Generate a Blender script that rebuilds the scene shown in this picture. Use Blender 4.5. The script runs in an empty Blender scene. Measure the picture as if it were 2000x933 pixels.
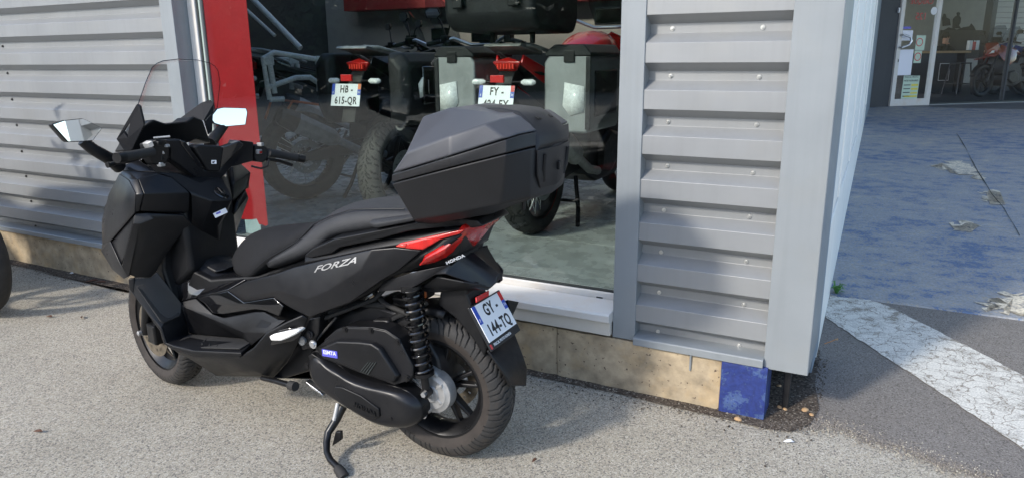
import bpy, bmesh, math, random
import numpy as np
from mathutils import Matrix, Vector

random.seed(7)
SC = bpy.context.scene
COL = SC.collection
R = math.radians

# ---------------------------------------------------------------- camera
cam_d = bpy.data.cameras.new('camera')
cam = bpy.data.objects.new('camera', cam_d)
COL.objects.link(cam)
cam_d.sensor_width = 36.0
cam_d.lens = 36.0 * 1392 / 2000
cam_d.clip_start = 0.05
cam_d.clip_end = 2000
cam.matrix_world = Matrix(((0.887033, -0.107573, 0.449, 0), (0.461621, 0.225308, -0.857987, 0),
                           (-0.008867, 0.968331, 0.249514, 1.43), (0, 0, 0, 1)))
SC.camera = cam

# ---------------------------------------------------------------- light
SUN = Vector((0.45, 1.0, -0.70)).normalized()       # direction the sunlight travels
w = bpy.data.worlds.new('World'); SC.world = w
w.use_nodes = True
nt = w.node_tree
sky = nt.nodes.new('ShaderNodeTexSky')
sky.sky_type = 'NISHITA'; sky.sun_disc = False
sky.sun_elevation = math.asin(-SUN.z)
sky.sun_rotation = math.atan2(-SUN.x, -SUN.y)
sky.air_density = 1.0; sky.dust_density = 1.2; sky.ozone_density = 1.5
bg = nt.nodes['Background']
nt.links.new(sky.outputs[0], bg.inputs[0])
bg.inputs[1].default_value = 0.15
sun_d = bpy.data.lights.new('sun', 'SUN'); sun_d.energy = 1.5; sun_d.angle = R(5.0)
sun_d.color = (1.0, 0.945, 0.86)
sun = bpy.data.objects.new('sun', sun_d); COL.objects.link(sun)
sun.rotation_euler = SUN.to_track_quat('-Z', 'Y').to_euler()
SC.view_settings.view_transform = 'Standard'
SC.view_settings.look = 'None'
SC.view_settings.gamma = 1.0
SC.view_settings.exposure = 1.27
SC.view_settings.use_curve_mapping = False
SC.cycles.max_bounces = 8
SC.cycles.transparent_max_bounces = 12
SC.cycles.glossy_bounces = 5

# ---------------------------------------------------------------- materials
MATS = {}
def mat(name, col, rough=0.5, metal=0.0, var=0.0, vscale=6.0, bump=0.0, bscale=200.0, coat=0.0, rvar=0.0,
        dirt=None, dirt_amt=0.0, dscale=3.0, spec=0.5, streak=0.0, wavy=0.0):
    """Principled material with slight colour / roughness variation, optional bump and dirt stains."""
    m = bpy.data.materials.new(name); m.use_nodes = True
    t = m.node_tree; n = t.nodes; b = n['Principled BSDF']
    b.inputs['Base Color'].default_value = (*col, 1)
    b.inputs['Roughness'].default_value = rough
    b.inputs['Metallic'].default_value = metal
    b.inputs['Coat Weight'].default_value = coat
    b.inputs['Specular IOR Level'].default_value = spec
    tc = n.new('ShaderNodeTexCoord')
    src = None
    if var or rvar:
        ns = n.new('ShaderNodeTexNoise'); ns.inputs['Scale'].default_value = vscale
        ns.inputs['Detail'].default_value = 8; ns.inputs['Roughness'].default_value = 0.62
        t.links.new(tc.outputs['Object'], ns.inputs['Vector'])
        if var:
            mx = n.new('ShaderNodeMixRGB'); mx.blend_type = 'MULTIPLY'; mx.inputs[0].default_value = 1
            mx.inputs[1].default_value = (*col, 1)
            mr = n.new('ShaderNodeMapRange')
            mr.inputs['From Min'].default_value = 0.3; mr.inputs['From Max'].default_value = 0.7
            mr.inputs['To Min'].default_value = 1 - var; mr.inputs['To Max'].default_value = 1 + var
            t.links.new(ns.outputs['Fac'], mr.inputs['Value'])
            t.links.new(mr.outputs[0], mx.inputs[2])
            src = mx.outputs[0]
        if rvar:
            mr2 = n.new('ShaderNodeMapRange')
            mr2.inputs['From Min'].default_value = 0.3; mr2.inputs['From Max'].default_value = 0.7
            mr2.inputs['To Min'].default_value = max(0.02, rough - rvar); mr2.inputs['To Max'].default_value = rough + rvar
            t.links.new(ns.outputs['Fac'], mr2.inputs['Value']); t.links.new(mr2.outputs[0], b.inputs['Roughness'])
    if dirt:
        nd = n.new('ShaderNodeTexNoise'); nd.inputs['Scale'].default_value = dscale
        nd.inputs['Detail'].default_value = 10; nd.inputs['Roughness'].default_value = 0.7
        t.links.new(tc.outputs['Object'], nd.inputs['Vector'])
        cr = n.new('ShaderNodeMapRange'); cr.inputs['From Min'].default_value = 0.5; cr.inputs['From Max'].default_value = 0.75
        cr.inputs['To Min'].default_value = 0; cr.inputs['To Max'].default_value = dirt_amt
        t.links.new(nd.outputs['Fac'], cr.inputs['Value'])
        md = n.new('ShaderNodeMixRGB'); md.inputs[2].default_value = (*dirt, 1)
        t.links.new(cr.outputs[0], md.inputs[0])
        if src: t.links.new(src, md.inputs[1])
        else: md.inputs[1].default_value = (*col, 1)
        src = md.outputs[0]
    if streak:
        # rain streaks: noise drawn out vertically
        mp = n.new('ShaderNodeMapping'); mp.inputs['Scale'].default_value = (34, 34, 1.3)
        t.links.new(tc.outputs['Object'], mp.inputs[0])
        n3 = n.new('ShaderNodeTexNoise'); n3.inputs['Scale'].default_value = 1.0; n3.inputs['Detail'].default_value = 6
        t.links.new(mp.outputs[0], n3.inputs['Vector'])
        r3 = n.new('ShaderNodeMapRange'); r3.inputs['From Min'].default_value = 0.48; r3.inputs['From Max'].default_value = 0.78
        r3.inputs['To Max'].default_value = streak
        t.links.new(n3.outputs['Fac'], r3.inputs['Value'])
        m3 = n.new('ShaderNodeMixRGB'); m3.blend_type = 'MULTIPLY'; m3.inputs[2].default_value = (0.55, 0.53, 0.48, 1)
        t.links.new(r3.outputs[0], m3.inputs[0])
        if src: t.links.new(src, m3.inputs[1])
        else: m3.inputs[1].default_value = (*col, 1)
        src = m3.outputs[0]
    if src: t.links.new(src, b.inputs['Base Color'])
    if wavy:
        nw = n.new('ShaderNodeTexNoise'); nw.inputs['Scale'].default_value = 4.5; nw.inputs['Detail'].default_value = 2
        t.links.new(tc.outputs['Object'], nw.inputs['Vector'])
        bw = n.new('ShaderNodeBump'); bw.inputs['Strength'].default_value = wavy; bw.inputs['Distance'].default_value = 0.02
        t.links.new(nw.outputs['Fac'], bw.inputs['Height']); t.links.new(bw.outputs[0], b.inputs['Normal'])
    if bump:
        nb = n.new('ShaderNodeTexNoise'); nb.inputs['Scale'].default_value = bscale; nb.inputs['Detail'].default_value = 3
        t.links.new(tc.outputs['Object'], nb.inputs['Vector'])
        bp = n.new('ShaderNodeBump'); bp.inputs['Strength'].default_value = bump; bp.inputs['Distance'].default_value = 0.002
        t.links.new(nb.outputs['Fac'], bp.inputs['Height']); t.links.new(bp.outputs[0], b.inputs['Normal'])
    MATS[name] = m
    return m

def glass(name, tint=(1, 1, 1), alpha_rough=0.0, ior=1.45):
    """Thin pane: Fresnel mix of clear transmission and mirror reflection."""
    m = bpy.data.materials.new(name); m.use_nodes = True
    t = m.node_tree; n = t.nodes; n.remove(n['Principled BSDF'])
    tr = n.new('ShaderNodeBsdfTransparent'); tr.inputs[0].default_value = (*tint, 1)
    gl = n.new('ShaderNodeBsdfGlossy'); gl.inputs['Roughness'].default_value = alpha_rough
    lw = n.new('ShaderNodeLayerWeight'); lw.inputs[0].default_value = 0.5
    pw = n.new('ShaderNodeMath'); pw.operation = 'POWER'; pw.inputs[1].default_value = 5.0
    ma = n.new('ShaderNodeMath'); ma.operation = 'MULTIPLY_ADD'; f0 = ((ior - 1) / (ior + 1)) ** 2
    ma.inputs[1].default_value = 1 - f0; ma.inputs[2].default_value = f0
    mx = n.new('ShaderNodeMixShader')
    t.links.new(lw.outputs['Facing'], pw.inputs[0]); t.links.new(pw.outputs[0], ma.inputs[0])
    t.links.new(ma.outputs[0], mx.inputs[0]); t.links.new(tr.outputs[0], mx.inputs[1]); t.links.new(gl.outputs[0], mx.inputs[2])
    t.links.new(mx.outputs[0], n['Material Output'].inputs[0])
    MATS[name] = m
    return m

mat('plastic_black', (0.0055, 0.0058, 0.007), 0.44, var=0.25, vscale=9, bump=0.14, bscale=900, rvar=0.10, spec=0.32, dirt=(0.03, 0.027, 0.024), dirt_amt=0.25, dscale=11)
mat('plastic_grey', (0.009, 0.0092, 0.0108), 0.32, var=0.15, vscale=12, bump=0.05, bscale=1200, rvar=0.06, spec=0.34, dirt=(0.03, 0.028, 0.025), dirt_amt=0.25, dscale=14)
mat('gloss_black', (0.006, 0.006, 0.007), 0.07, coat=0.6, rvar=0.03, vscale=14)
mat('rubber', (0.020, 0.019, 0.018), 0.78, var=0.25, vscale=20, bump=0.2, bscale=500)
mat('tyre_rubber', (0.022, 0.021, 0.0205), 0.72, var=0.3, vscale=14, dirt=(0.10, 0.075, 0.05), dirt_amt=0.35, dscale=9)
mat('tyre_sidewall', (0.030, 0.024, 0.020), 0.8, var=0.3, vscale=18)
mat('seat_fabric', (0.009, 0.0094, 0.011), 0.85, var=0.25, vscale=40, bump=0.5, bscale=1100, spec=0.3)
mat('seat_vinyl', (0.030, 0.031, 0.034), 0.6, var=0.14, vscale=30, bump=0.4, bscale=900, spec=0.35)
mat('box_grey', (0.055, 0.057, 0.065), 0.45, var=0.08, vscale=8, bump=0.06, bscale=1300, rvar=0.05, spec=0.4)
mat('box_dark', (0.013, 0.0133, 0.015), 0.5, var=0.15, vscale=10, bump=0.12, bscale=900, spec=0.35)
mat('metal_black', (0.012, 0.012, 0.013), 0.35, metal=0.4, rvar=0.1, vscale=20)
mat('chrome', (0.62, 0.63, 0.65), 0.12, metal=1.0)
mat('alloy', (0.36, 0.36, 0.355), 0.55, metal=0.6, var=0.2, vscale=25, bump=0.25, bscale=350)
mat('alloy_bright', (0.62, 0.63, 0.65), 0.3, metal=0.9, var=0.15, vscale=20)
mat('alloy_case', (0.27, 0.28, 0.28), 0.5, metal=0.5, var=0.12, vscale=12, rvar=0.1)
mat('steel_disc', (0.42, 0.36, 0.28), 0.35, metal=1.0, var=0.3, vscale=40)
mat('mirror', (0.78, 0.80, 0.82), 0.015, metal=1.0)
mat('red_lens', (0.40, 0.012, 0.010), 0.2, coat=0.25, var=0.45, vscale=28, bump=0.25, bscale=160)
mat('red_lens_bright', (0.75, 0.06, 0.04), 0.10, coat=0.8)
mat('red_reflector', (0.60, 0.02, 0.02), 0.2, bump=0.6, bscale=400)
mat('clear_lens', (0.75, 0.76, 0.74), 0.15, var=0.2, vscale=80)
mat('white_plate', (0.80, 0.81, 0.82), 0.35)
mat('plate_blue', (0.02, 0.07, 0.42), 0.4)
mat('plate_black', (0.01, 0.01, 0.011), 0.45)
mat('silver_print', (0.48, 0.47, 0.46), 0.3, metal=0.6)
mat('sticker_blue', (0.10, 0.10, 0.50), 0.3)
mat('sticker_white', (0.70, 0.71, 0.72), 0.4)
mat('orange', (0.75, 0.20, 0.06), 0.4)
mat('red_paint', (0.55, 0.012, 0.014), 0.25, coat=0.5)
mat('white_paint', (0.78, 0.77, 0.74), 0.4, var=0.04, vscale=4)
mat('blue_bike', (0.02, 0.05, 0.22), 0.25, coat=0.5)
mat('orange_bike', (0.22, 0.025, 0.010), 0.22, coat=0.6)
mat('dark_metal', (0.03, 0.03, 0.032), 0.45, metal=0.5, var=0.3, vscale=15)
mat('cladding', (0.25, 0.258, 0.262), 0.40, metal=0.15, var=0.05, vscale=3, rvar=0.06, dirt=(0.29, 0.275, 0.24), dirt_amt=0.3, dscale=2.2, streak=0.12, wavy=0.05)
mat('trim_grey', (0.225, 0.245, 0.257), 0.42, metal=0.0, var=0.06, vscale=3, rvar=0.08, dirt=(0.24, 0.24, 0.22), dirt_amt=0.35, dscale=4, streak=0.15, wavy=0.08)
mat('trim_dark', (0.20, 0.25, 0.30), 0.45, var=0.06, vscale=3)
mat('pvc_white', (0.62, 0.60, 0.565), 0.38, var=0.04, vscale=5, dirt=(0.50, 0.36, 0.22), dirt_amt=0.45, dscale=5)
mat('pvc_beige', (0.55, 0.52, 0.46), 0.5, var=0.08, vscale=4)
mat('wall_white', (0.90, 0.87, 0.80), 0.5, var=0.04, vscale=2, streak=0.25, dirt=(0.60, 0.56, 0.48), dirt_amt=0.35, dscale=3)
mat('gasket', (0.02, 0.025, 0.025), 0.6)
mat('gasket_green', (0.35, 0.42, 0.38), 0.4)
mat('red_film', (0.36, 0.014, 0.020), 0.35, var=0.06, vscale=10, spec=0.3)
mat('film_grey', (0.32, 0.40, 0.42), 0.6, var=0.1, vscale=20)
mat('screw_head', (0.62, 0.62, 0.60), 0.3, metal=0.9)
mat('screw_dark', (0.05, 0.05, 0.05), 0.5, metal=0.5)
mat('grout', (0.62, 0.60, 0.54), 0.8, var=0.1)
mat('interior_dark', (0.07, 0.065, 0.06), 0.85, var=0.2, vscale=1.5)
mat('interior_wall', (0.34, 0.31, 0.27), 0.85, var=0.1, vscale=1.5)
mat('interior_red', (0.28, 0.02, 0.02), 0.6)
mat('far_dark', (0.030, 0.033, 0.040), 0.5, var=0.1, vscale=2)
mat('slat_white', (0.45, 0.45, 0.44), 0.5)
mat('wood_top', (0.42, 0.27, 0.14), 0.5, var=0.15, vscale=8)
mat('paper', (0.78, 0.79, 0.85), 0.7)
mat('paper_green', (0.50, 0.62, 0.50), 0.7)
mat('paper_yellow', (0.70, 0.62, 0.10), 0.7)
mat('sign_red', (0.55, 0.05, 0.05), 0.5)
mat('pebble', (0.42, 0.27, 0.14), 0.7, var=0.3, vscale=60)
mat('dry_leaf', (0.10, 0.045, 0.025), 0.8, var=0.4, vscale=60)
mat('dry_leaf_orange', (0.45, 0.20, 0.07), 0.8, var=0.3, vscale=60)
mat('weed_green', (0.07, 0.20, 0.04), 0.6, var=0.3, vscale=60)
mat('skin', (0.42, 0.22, 0.15), 0.55)
mat('cloth_black', (0.015, 0.015, 0.018), 0.85)
mat('hair', (0.02, 0.014, 0.01), 0.7)
mat('leaf_green', (0.05, 0.085, 0.03), 0.6, var=0.4, vscale=2)
mat('bark', (0.08, 0.06, 0.045), 0.9)
mat('far_floor', (0.10, 0.11, 0.125), 0.5, var=0.2, vscale=3)
mat('tyre_dusty', (0.075, 0.07, 0.062), 0.8, var=0.3, vscale=12)
mat('tyre_groove', (0.008, 0.008, 0.008), 0.85)
mat('mural_grey', (0.45, 0.45, 0.42), 0.8, var=0.1, vscale=3)
glass('window_glass', (0.86, 0.90, 0.88), 0.0, 1.62)
glass('entrance_glass', (0.90, 0.92, 0.92), 0.0, 1.28)
glass('screen_glass', (0.97, 0.98, 0.98), 0.0, 1.35)
glass('smoked_glass', (0.45, 0.50, 0.55), 0.0, 1.45)

def tile_mat():
    m = mat('floor_tile', (0.38, 0.395, 0.38), 0.28, var=0.35, vscale=5, rvar=0.08, dirt=(0.52, 0.54, 0.52), dirt_amt=0.6, dscale=3.5)
    return m
tile_mat()

def asphalt(name, stones, binder, scale, patch, bump=0.6, gap=0.10, tint=None, streak=0.5):
    """Aggregate in binder: Voronoi stones of several colours, dark gaps, broad stains."""
    m = bpy.data.materials.new(name); m.use_nodes = True
    t = m.node_tree; n = t.nodes; b = n['Principled BSDF']
    tc = n.new('ShaderNodeTexCoord')
    wn = n.new('ShaderNodeTexNoise'); wn.inputs['Scale'].default_value = scale * 0.9; wn.inputs['Detail'].default_value = 2
    t.links.new(tc.outputs['Object'], wn.inputs['Vector'])
    wm = n.new('ShaderNodeVectorMath'); wm.operation = 'MULTIPLY_ADD'
    wm.inputs[1].default_value = (1.3 / scale,) * 3
    t.links.new(wn.outputs['Color'], wm.inputs[0]); t.links.new(tc.outputs['Object'], wm.inputs[2])
    vo = n.new('ShaderNodeTexVoronoi'); vo.inputs['Scale'].default_value = scale
    t.links.new(wm.outputs[0], vo.inputs['Vector'])
    ve = n.new('ShaderNodeTexVoronoi'); ve.feature = 'DISTANCE_TO_EDGE'; ve.inputs['Scale'].default_value = scale
    t.links.new(wm.outputs[0], ve.inputs['Vector'])
    sp = n.new('ShaderNodeSeparateColor'); t.links.new(vo.outputs['Color'], sp.inputs[0])
    cr = n.new('ShaderNodeValToRGB'); e = cr.color_ramp.elements
    e[0].position = 0; e[0].color = (*stones[0], 1); e[1].position = 1; e[1].color = (*stones[-1], 1)
    for i, c in enumerate(stones[1:-1]):
        x = e.new((i + 1) / (len(stones) - 1)); x.color = (*c, 1)
    t.links.new(sp.outputs[0], cr.inputs[0])
    er = n.new('ShaderNodeMapRange'); er.inputs['From Min'].default_value = 0.0; er.inputs['From Max'].default_value = gap
    t.links.new(ve.outputs['Distance'], er.inputs['Value'])
    # some stones are lost: second random channel pushes them to binder
    ls = n.new('ShaderNodeMapRange'); ls.inputs['From Min'].default_value = 0.08; ls.inputs['From Max'].default_value = 0.30
    t.links.new(sp.outputs[1], ls.inputs['Value'])
    mu = n.new('ShaderNodeMath'); mu.operation = 'MULTIPLY'
    t.links.new(er.outputs[0], mu.inputs[0]); t.links.new(ls.outputs[0], mu.inputs[1])
    mx = n.new('ShaderNodeMixRGB'); mx.inputs[1].default_value = (*binder, 1)
    t.links.new(mu.outputs[0], mx.inputs[0]); t.links.new(cr.outputs[0], mx.inputs[2])
    n1 = n.new('ShaderNodeTexNoise'); n1.inputs['Scale'].default_value = 1.6; n1.inputs['Detail'].default_value = 10; n1.inputs['Roughness'].default_value = 0.72
    t.links.new(tc.outputs['Object'], n1.inputs['Vector'])
    r1 = n.new('ShaderNodeMapRange'); r1.inputs['From Min'].default_value = 0.35; r1.inputs['From Max'].default_value = 0.7
    r1.inputs['To Min'].default_value = 0; r1.inputs['To Max'].default_value = streak
    t.links.new(n1.outputs['Fac'], r1.inputs['Value'])
    m2 = n.new('ShaderNodeMixRGB'); m2.blend_type = 'MULTIPLY'; m2.inputs[2].default_value = (*patch, 1)
    t.links.new(r1.outputs[0], m2.inputs[0]); t.links.new(mx.outputs[0], m2.inputs[1])
    t.links.new(m2.outputs[0], b.inputs['Base Color'])
    b.inputs['Roughness'].default_value = 0.85
    b.inputs['Specular IOR Level'].default_value = 0.3
    bp = n.new('ShaderNodeBump'); bp.inputs['Strength'].default_value = bump; bp.inputs['Distance'].default_value = 0.5 / scale
    t.links.new(mu.outputs[0], bp.inputs['Height']); t.links.new(bp.outputs[0], b.inputs['Normal'])
    MATS[name] = m
    return m
asphalt('ground_asphalt', [(0.42, 0.375, 0.295), (0.50, 0.45, 0.36), (0.58, 0.535, 0.44), (0.46, 0.405, 0.31), (0.66, 0.615, 0.52), (0.36, 0.325, 0.265)],
        (0.20, 0.185, 0.16), 190, (0.55, 0.54, 0.52))
asphalt('dark_asphalt', [(0.19, 0.175, 0.16), (0.23, 0.21, 0.19), (0.27, 0.25, 0.225), (0.21, 0.19, 0.17), (0.34, 0.315, 0.28)],
        (0.12, 0.108, 0.096), 190, (0.75, 0.71, 0.67), bump=0.5)
asphalt('dirt', [(0.08, 0.062, 0.046), (0.13, 0.10, 0.076), (0.19, 0.155, 0.12), (0.07, 0.054, 0.042), (0.36, 0.32, 0.26)],
        (0.045, 0.035, 0.027), 130, (0.6, 0.55, 0.5), bump=0.9)

def worn_paint(name, base_node_cols, paint, under, worn, cover=0.5, sc=(3, 14, 3), crack=False, fa=0.035, wt=0.345):
    """Paint worn off a rough surface: paint / ghosted paint / bare in streaky islands."""
    m = bpy.data.materials.new(name); m.use_nodes = True
    t = m.node_tree; n = t.nodes; b = n['Principled BSDF']
    tc = n.new('ShaderNodeTexCoord')
    mp = n.new('ShaderNodeMapping'); mp.inputs['Scale'].default_value = sc
    t.links.new(tc.outputs['Object'], mp.inputs[0])
    ns = n.new('ShaderNodeTexNoise'); ns.inputs['Scale'].default_value = 1.0; ns.inputs['Detail'].default_value = 12; ns.inputs['Roughness'].default_value = 0.68
    t.links.new(mp.outputs[0], ns.inputs['Vector'])
    fine = n.new('ShaderNodeTexNoise'); fine.inputs['Scale'].default_value = 60 if fa > .05 else 140; fine.inputs['Detail'].default_value = 4
    t.links.new(tc.outputs['Object'], fine.inputs['Vector'])
    big = n.new('ShaderNodeTexNoise'); big.inputs['Scale'].default_value = 0.5; big.inputs['Detail'].default_value = 6
    t.links.new(tc.outputs['Object'], big.inputs['Vector'])
    def rng(o, a, c, lo=0, hi=1):
        r = n.new('ShaderNodeMapRange'); r.inputs['From Min'].default_value = a; r.inputs['From Max'].default_value = c
        r.inputs['To Min'].default_value = lo; r.inputs['To Max'].default_value = hi
        t.links.new(o, r.inputs['Value']); return r.outputs[0]
    ad = n.new('ShaderNodeMath'); ad.operation = 'ADD'
    t.links.new(ns.outputs['Fac'], ad.inputs[0]); t.links.new(rng(big.outputs['Fac'], 0.3, 0.7, -0.10, 0.10), ad.inputs[1])
    ad2 = n.new('ShaderNodeMath'); ad2.operation = 'ADD'
    t.links.new(ad.outputs[0], ad2.inputs[0]); t.links.new(rng(fine.outputs['Fac'], 0.3, 0.7, -fa, fa), ad2.inputs[1])
    m1 = n.new('ShaderNodeMixRGB'); m1.inputs[1].default_value = (*under, 1); m1.inputs[2].default_value = (*paint, 1)
    t.links.new(rng(ad2.outputs[0], cover - 0.01, cover + 0.03), m1.inputs[0])
    m2 = n.new('ShaderNodeMixRGB'); m2.inputs[2].default_value = (*worn, 1)
    t.links.new(rng(ad2.outputs[0], wt + .015, wt - .015), m2.inputs[0]); t.links.new(m1.outputs[0], m2.inputs[1])
    m3 = n.new('ShaderNodeMixRGB'); m3.blend_type = 'MULTIPLY'; m3.inputs[0].default_value = 1
    mr = n.new('ShaderNodeCombineColor')
    o = rng(fine.outputs['Fac'], 0.3, 0.7, 0.72, 1.25)
    for i in range(3): t.links.new(o, mr.inputs[i])
    t.links.new(m2.outputs[0], m3.inputs[1]); t.links.new(mr.outputs[0], m3.inputs[2])
    last = m3.outputs[0]
    if crack:
        vw = n.new('ShaderNodeTexNoise'); vw.inputs['Scale'].default_value = 9; vw.inputs['Detail'].default_value = 5
        t.links.new(tc.outputs['Object'], vw.inputs['Vector'])
        vm = n.new('ShaderNodeVectorMath'); vm.operation = 'MULTIPLY_ADD'; vm.inputs[1].default_value = (0.16,) * 3
        t.links.new(vw.outputs['Color'], vm.inputs[0]); t.links.new(tc.outputs['Object'], vm.inputs[2])
        v = n.new('ShaderNodeTexVoronoi'); v.feature = 'DISTANCE_TO_EDGE'; v.inputs['Scale'].default_value = 13
        t.links.new(vm.outputs[0], v.inputs['Vector'])
        mc = n.new('ShaderNodeMixRGB'); mc.inputs[1].default_value = (0.24, 0.21, 0.17, 1)
        t.links.new(rng(v.outputs['Distance'], 0.012, 0.035), mc.inputs[0]); t.links.new(last, mc.inputs[2])
        last = mc.outputs[0]
    t.links.new(last, b.inputs['Base Color'])
    b.inputs['Roughness'].default_value = 0.7
    bp = n.new('ShaderNodeBump'); bp.inputs['Strength'].default_value = 0.5; bp.inputs['Distance'].default_value = 0.004
    t.links.new(fine.outputs['Fac'], bp.inputs['Height']); t.links.new(bp.outputs[0], b.inputs['Normal'])
    MATS[name] = m
    return m
worn_paint('ramp_paint', None, (0.10, 0.145, 0.235), (0.275, 0.28, 0.285), (0.44, 0.39, 0.31), 0.565, (5, 7.0, 5), fa=0.13, wt=0.35)
worn_paint('bare_concrete', None, (0.62, 0.55, 0.42), (0.52, 0.46, 0.36), (0.30, 0.29, 0.27), 0.46, (14, 14, 14), fa=0.12, wt=0.37)
worn_paint('line_paint', None, (0.60, 0.58, 0.52), (0.48, 0.46, 0.41), (0.25, 0.22, 0.175), 0.47, (10, 10, 10), crack=True, fa=0.05, wt=0.39)
worn_paint('post_paint', None, (0.014, 0.030, 0.155), (0.05, 0.09, 0.22), (0.40, 0.38, 0.33), 0.50, (14, 14, 14), fa=0.08, wt=0.37)
def concrete_mat():
    m = mat('plinth_concrete', (0.38, 0.305, 0.205), 0.9, var=0.38, vscale=11, bump=1.0, bscale=60, dirt=(0.46, 0.32, 0.16), dirt_amt=0.8, dscale=6)
    n = m.node_tree.nodes; t = m.node_tree
    b = n['Principled BSDF']; src = b.inputs['Base Color'].links[0].from_socket
    tc = n['Texture Coordinate']
    vo = n.new('ShaderNodeTexNoise'); vo.inputs['Scale'].default_value = 55; vo.inputs['Detail'].default_value = 4
    t.links.new(tc.outputs['Object'], vo.inputs['Vector'])
    r = n.new('ShaderNodeMapRange'); r.inputs['From Min'].default_value = 0.66; r.inputs['From Max'].default_value = 0.70
    t.links.new(vo.outputs['Fac'], r.inputs['Value'])
    mx = n.new('ShaderNodeMixRGB'); mx.inputs[2].default_value = (0.10, 0.07, 0.05, 1)
    t.links.new(r.outputs[0], mx.inputs[0]); t.links.new(src, mx.inputs[1]); t.links.new(mx.outputs[0], b.inputs['Base Color'])
concrete_mat()

# ---------------------------------------------------------------- mesh helpers
def tag(o, label=None, cat=None, group=None, kind=None):
    if label: o['label'] = label
    if cat: o['category'] = cat
    if group: o['group'] = group
    if kind: o['kind'] = kind
    return o

def empty(name, loc=(0, 0, 0), rz=0.0, parent=None, rot=None):
    o = bpy.data.objects.new(name, None); COL.objects.link(o)
    o.location = loc; o.rotation_euler = rot if rot else (0, 0, rz); o.parent = parent
    o.empty_display_size = 0.1
    return o

def link(name, me, m, parent=None, loc=None):
    o = bpy.data.objects.new(name, me); COL.objects.link(o)
    if m is not None and len(me.materials) == 0: me.materials.append(MATS[m] if isinstance(m, str) else m)
    o.parent = parent
    if loc: o.location = loc
    return o

def mk(name, V, F, m, parent=None, bev=0.0, seg=2, smooth=True, solid=0.0, subs=0, hint=None, sharp=35, origin=None, simple=False, off=-1):
    """One mesh object from vertices and faces (with thickness, bevel, subdivision as asked)."""
    if origin: V = [(v[0] - origin[0], v[1] - origin[1], v[2] - origin[2]) for v in V]
    me = bpy.data.meshes.new(name); me.from_pydata([tuple(v) for v in V], [], [tuple(f) for f in F])
    bm = bmesh.new(); bm.from_mesh(me)
    bmesh.ops.recalc_face_normals(bm, faces=bm.faces[:])
    if hint is not None:
        h = Vector(hint); tot = sum((f.normal.dot(h) * f.calc_area() for f in bm.faces))
        if tot < 0: bmesh.ops.reverse_faces(bm, faces=bm.faces[:])
    bm.to_mesh(me); bm.free()
    o = link(name, me, m, parent, origin)
    if smooth:
        for p in me.polygons: p.use_smooth = True
        me.set_sharp_from_angle(angle=R(sharp))
    if subs:
        s = o.modifiers.new('sub', 'SUBSURF'); s.levels = subs; s.render_levels = subs
        if simple: s.subdivision_type = 'SIMPLE'
    if solid:
        s = o.modifiers.new('solid', 'SOLIDIFY'); s.thickness = solid; s.offset = off; s.use_even_offset = False
    if bev:
        b = o.modifiers.new('bevel', 'BEVEL'); b.width = bev; b.segments = seg; b.limit_method = 'ANGLE'; b.angle_limit = R(18)
        b.harden_normals = False
    return o

def box_vf(x0, x1, y0, y1, z0, z1):
    V = [(x0, y0, z0), (x1, y0, z0), (x1, y1, z0), (x0, y1, z0), (x0, y0, z1), (x1, y0, z1), (x1, y1, z1), (x0, y1, z1)]
    F = [(0, 3, 2, 1), (4, 5, 6, 7), (0, 1, 5, 4), (1, 2, 6, 5), (2, 3, 7, 6), (3, 0, 4, 7)]
    return V, F

def box(name, x0, x1, y0, y1, z0, z1, m, parent=None, bev=0.003, origin=None):
    V, F = box_vf(x0, x1, y0, y1, z0, z1)
    return mk(name, V, F, m, parent, bev=bev, smooth=False, origin=origin)

def slab(name, pts, l0, l1, m, parent, bev=0.006, seg=3, mirror=False, axis=1, inset=0.0):
    """Side outline (points a,b) extruded across the thickness l0..l1 along axis (1 = lateral)."""
    n = len(pts)
    sg = -1 if mirror else 1
    ca = sum(p[0] for p in pts) / n; cb = sum(p[-1] for p in pts) / n
    def put(a, b, l):
        return (a, sg * l, b) if axis == 1 else ((sg * l, a, b) if axis == 0 else (a, b, l))
    V = [put(p[0], p[-1], l0) for p in pts]
    V += [put(p[0] + (ca - p[0]) * inset, p[-1] + (cb - p[-1]) * inset, l1) for p in pts]
    F = [tuple(range(n)), tuple(range(2 * n - 1, n - 1, -1))] + [(i, (i + 1) % n, (i + 1) % n + n, i + n) for i in range(n)]
    return mk(name, V, F, m, parent, bev=bev, seg=seg)

def tube_vf(pts, r, n=10, caps=True):
    """Tube along a polyline; r a number or a list."""
    pts = [Vector(p) for p in pts]; N = len(pts)
    rr = r if isinstance(r, (list, tuple)) else [r] * N
    V = []; F = []
    t0 = (pts[1] - pts[0]).normalized()
    up = Vector((0, 0, 1)) if abs(t0.z) < 0.9 else Vector((1, 0, 0))
    u = t0.cross(up).normalized()
    for i, p in enumerate(pts):
        if i == 0: t = pts[1] - pts[0]
        elif i == N - 1: t = pts[-1] - pts[-2]
        else: t = (pts[i + 1] - p).normalized() + (p - pts[i - 1]).normalized()
        t.normalize()
        u = (u - t * u.dot(t)).normalized(); v = t.cross(u)
        for k in range(n):
            a = 2 * math.pi * k / n
            V.append(tuple(p + (u * math.cos(a) + v * math.sin(a)) * rr[i]))
    for i in range(N - 1):
        for k in range(n):
            F.append((i * n + k, i * n + (k + 1) % n, (i + 1) * n + (k + 1) % n, (i + 1) * n + k))
    if caps:
        F.append(tuple(range(n - 1, -1, -1))); F.append(tuple((N - 1) * n + k for k in range(n)))
    return V, F

def tube(name, pts, r, m, parent=None, n=12, bev=0.0, origin=None):
    V, F = tube_vf(pts, r, n)
    return mk(name, V, F, m, parent, bev=bev, sharp=50, origin=origin)

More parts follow.
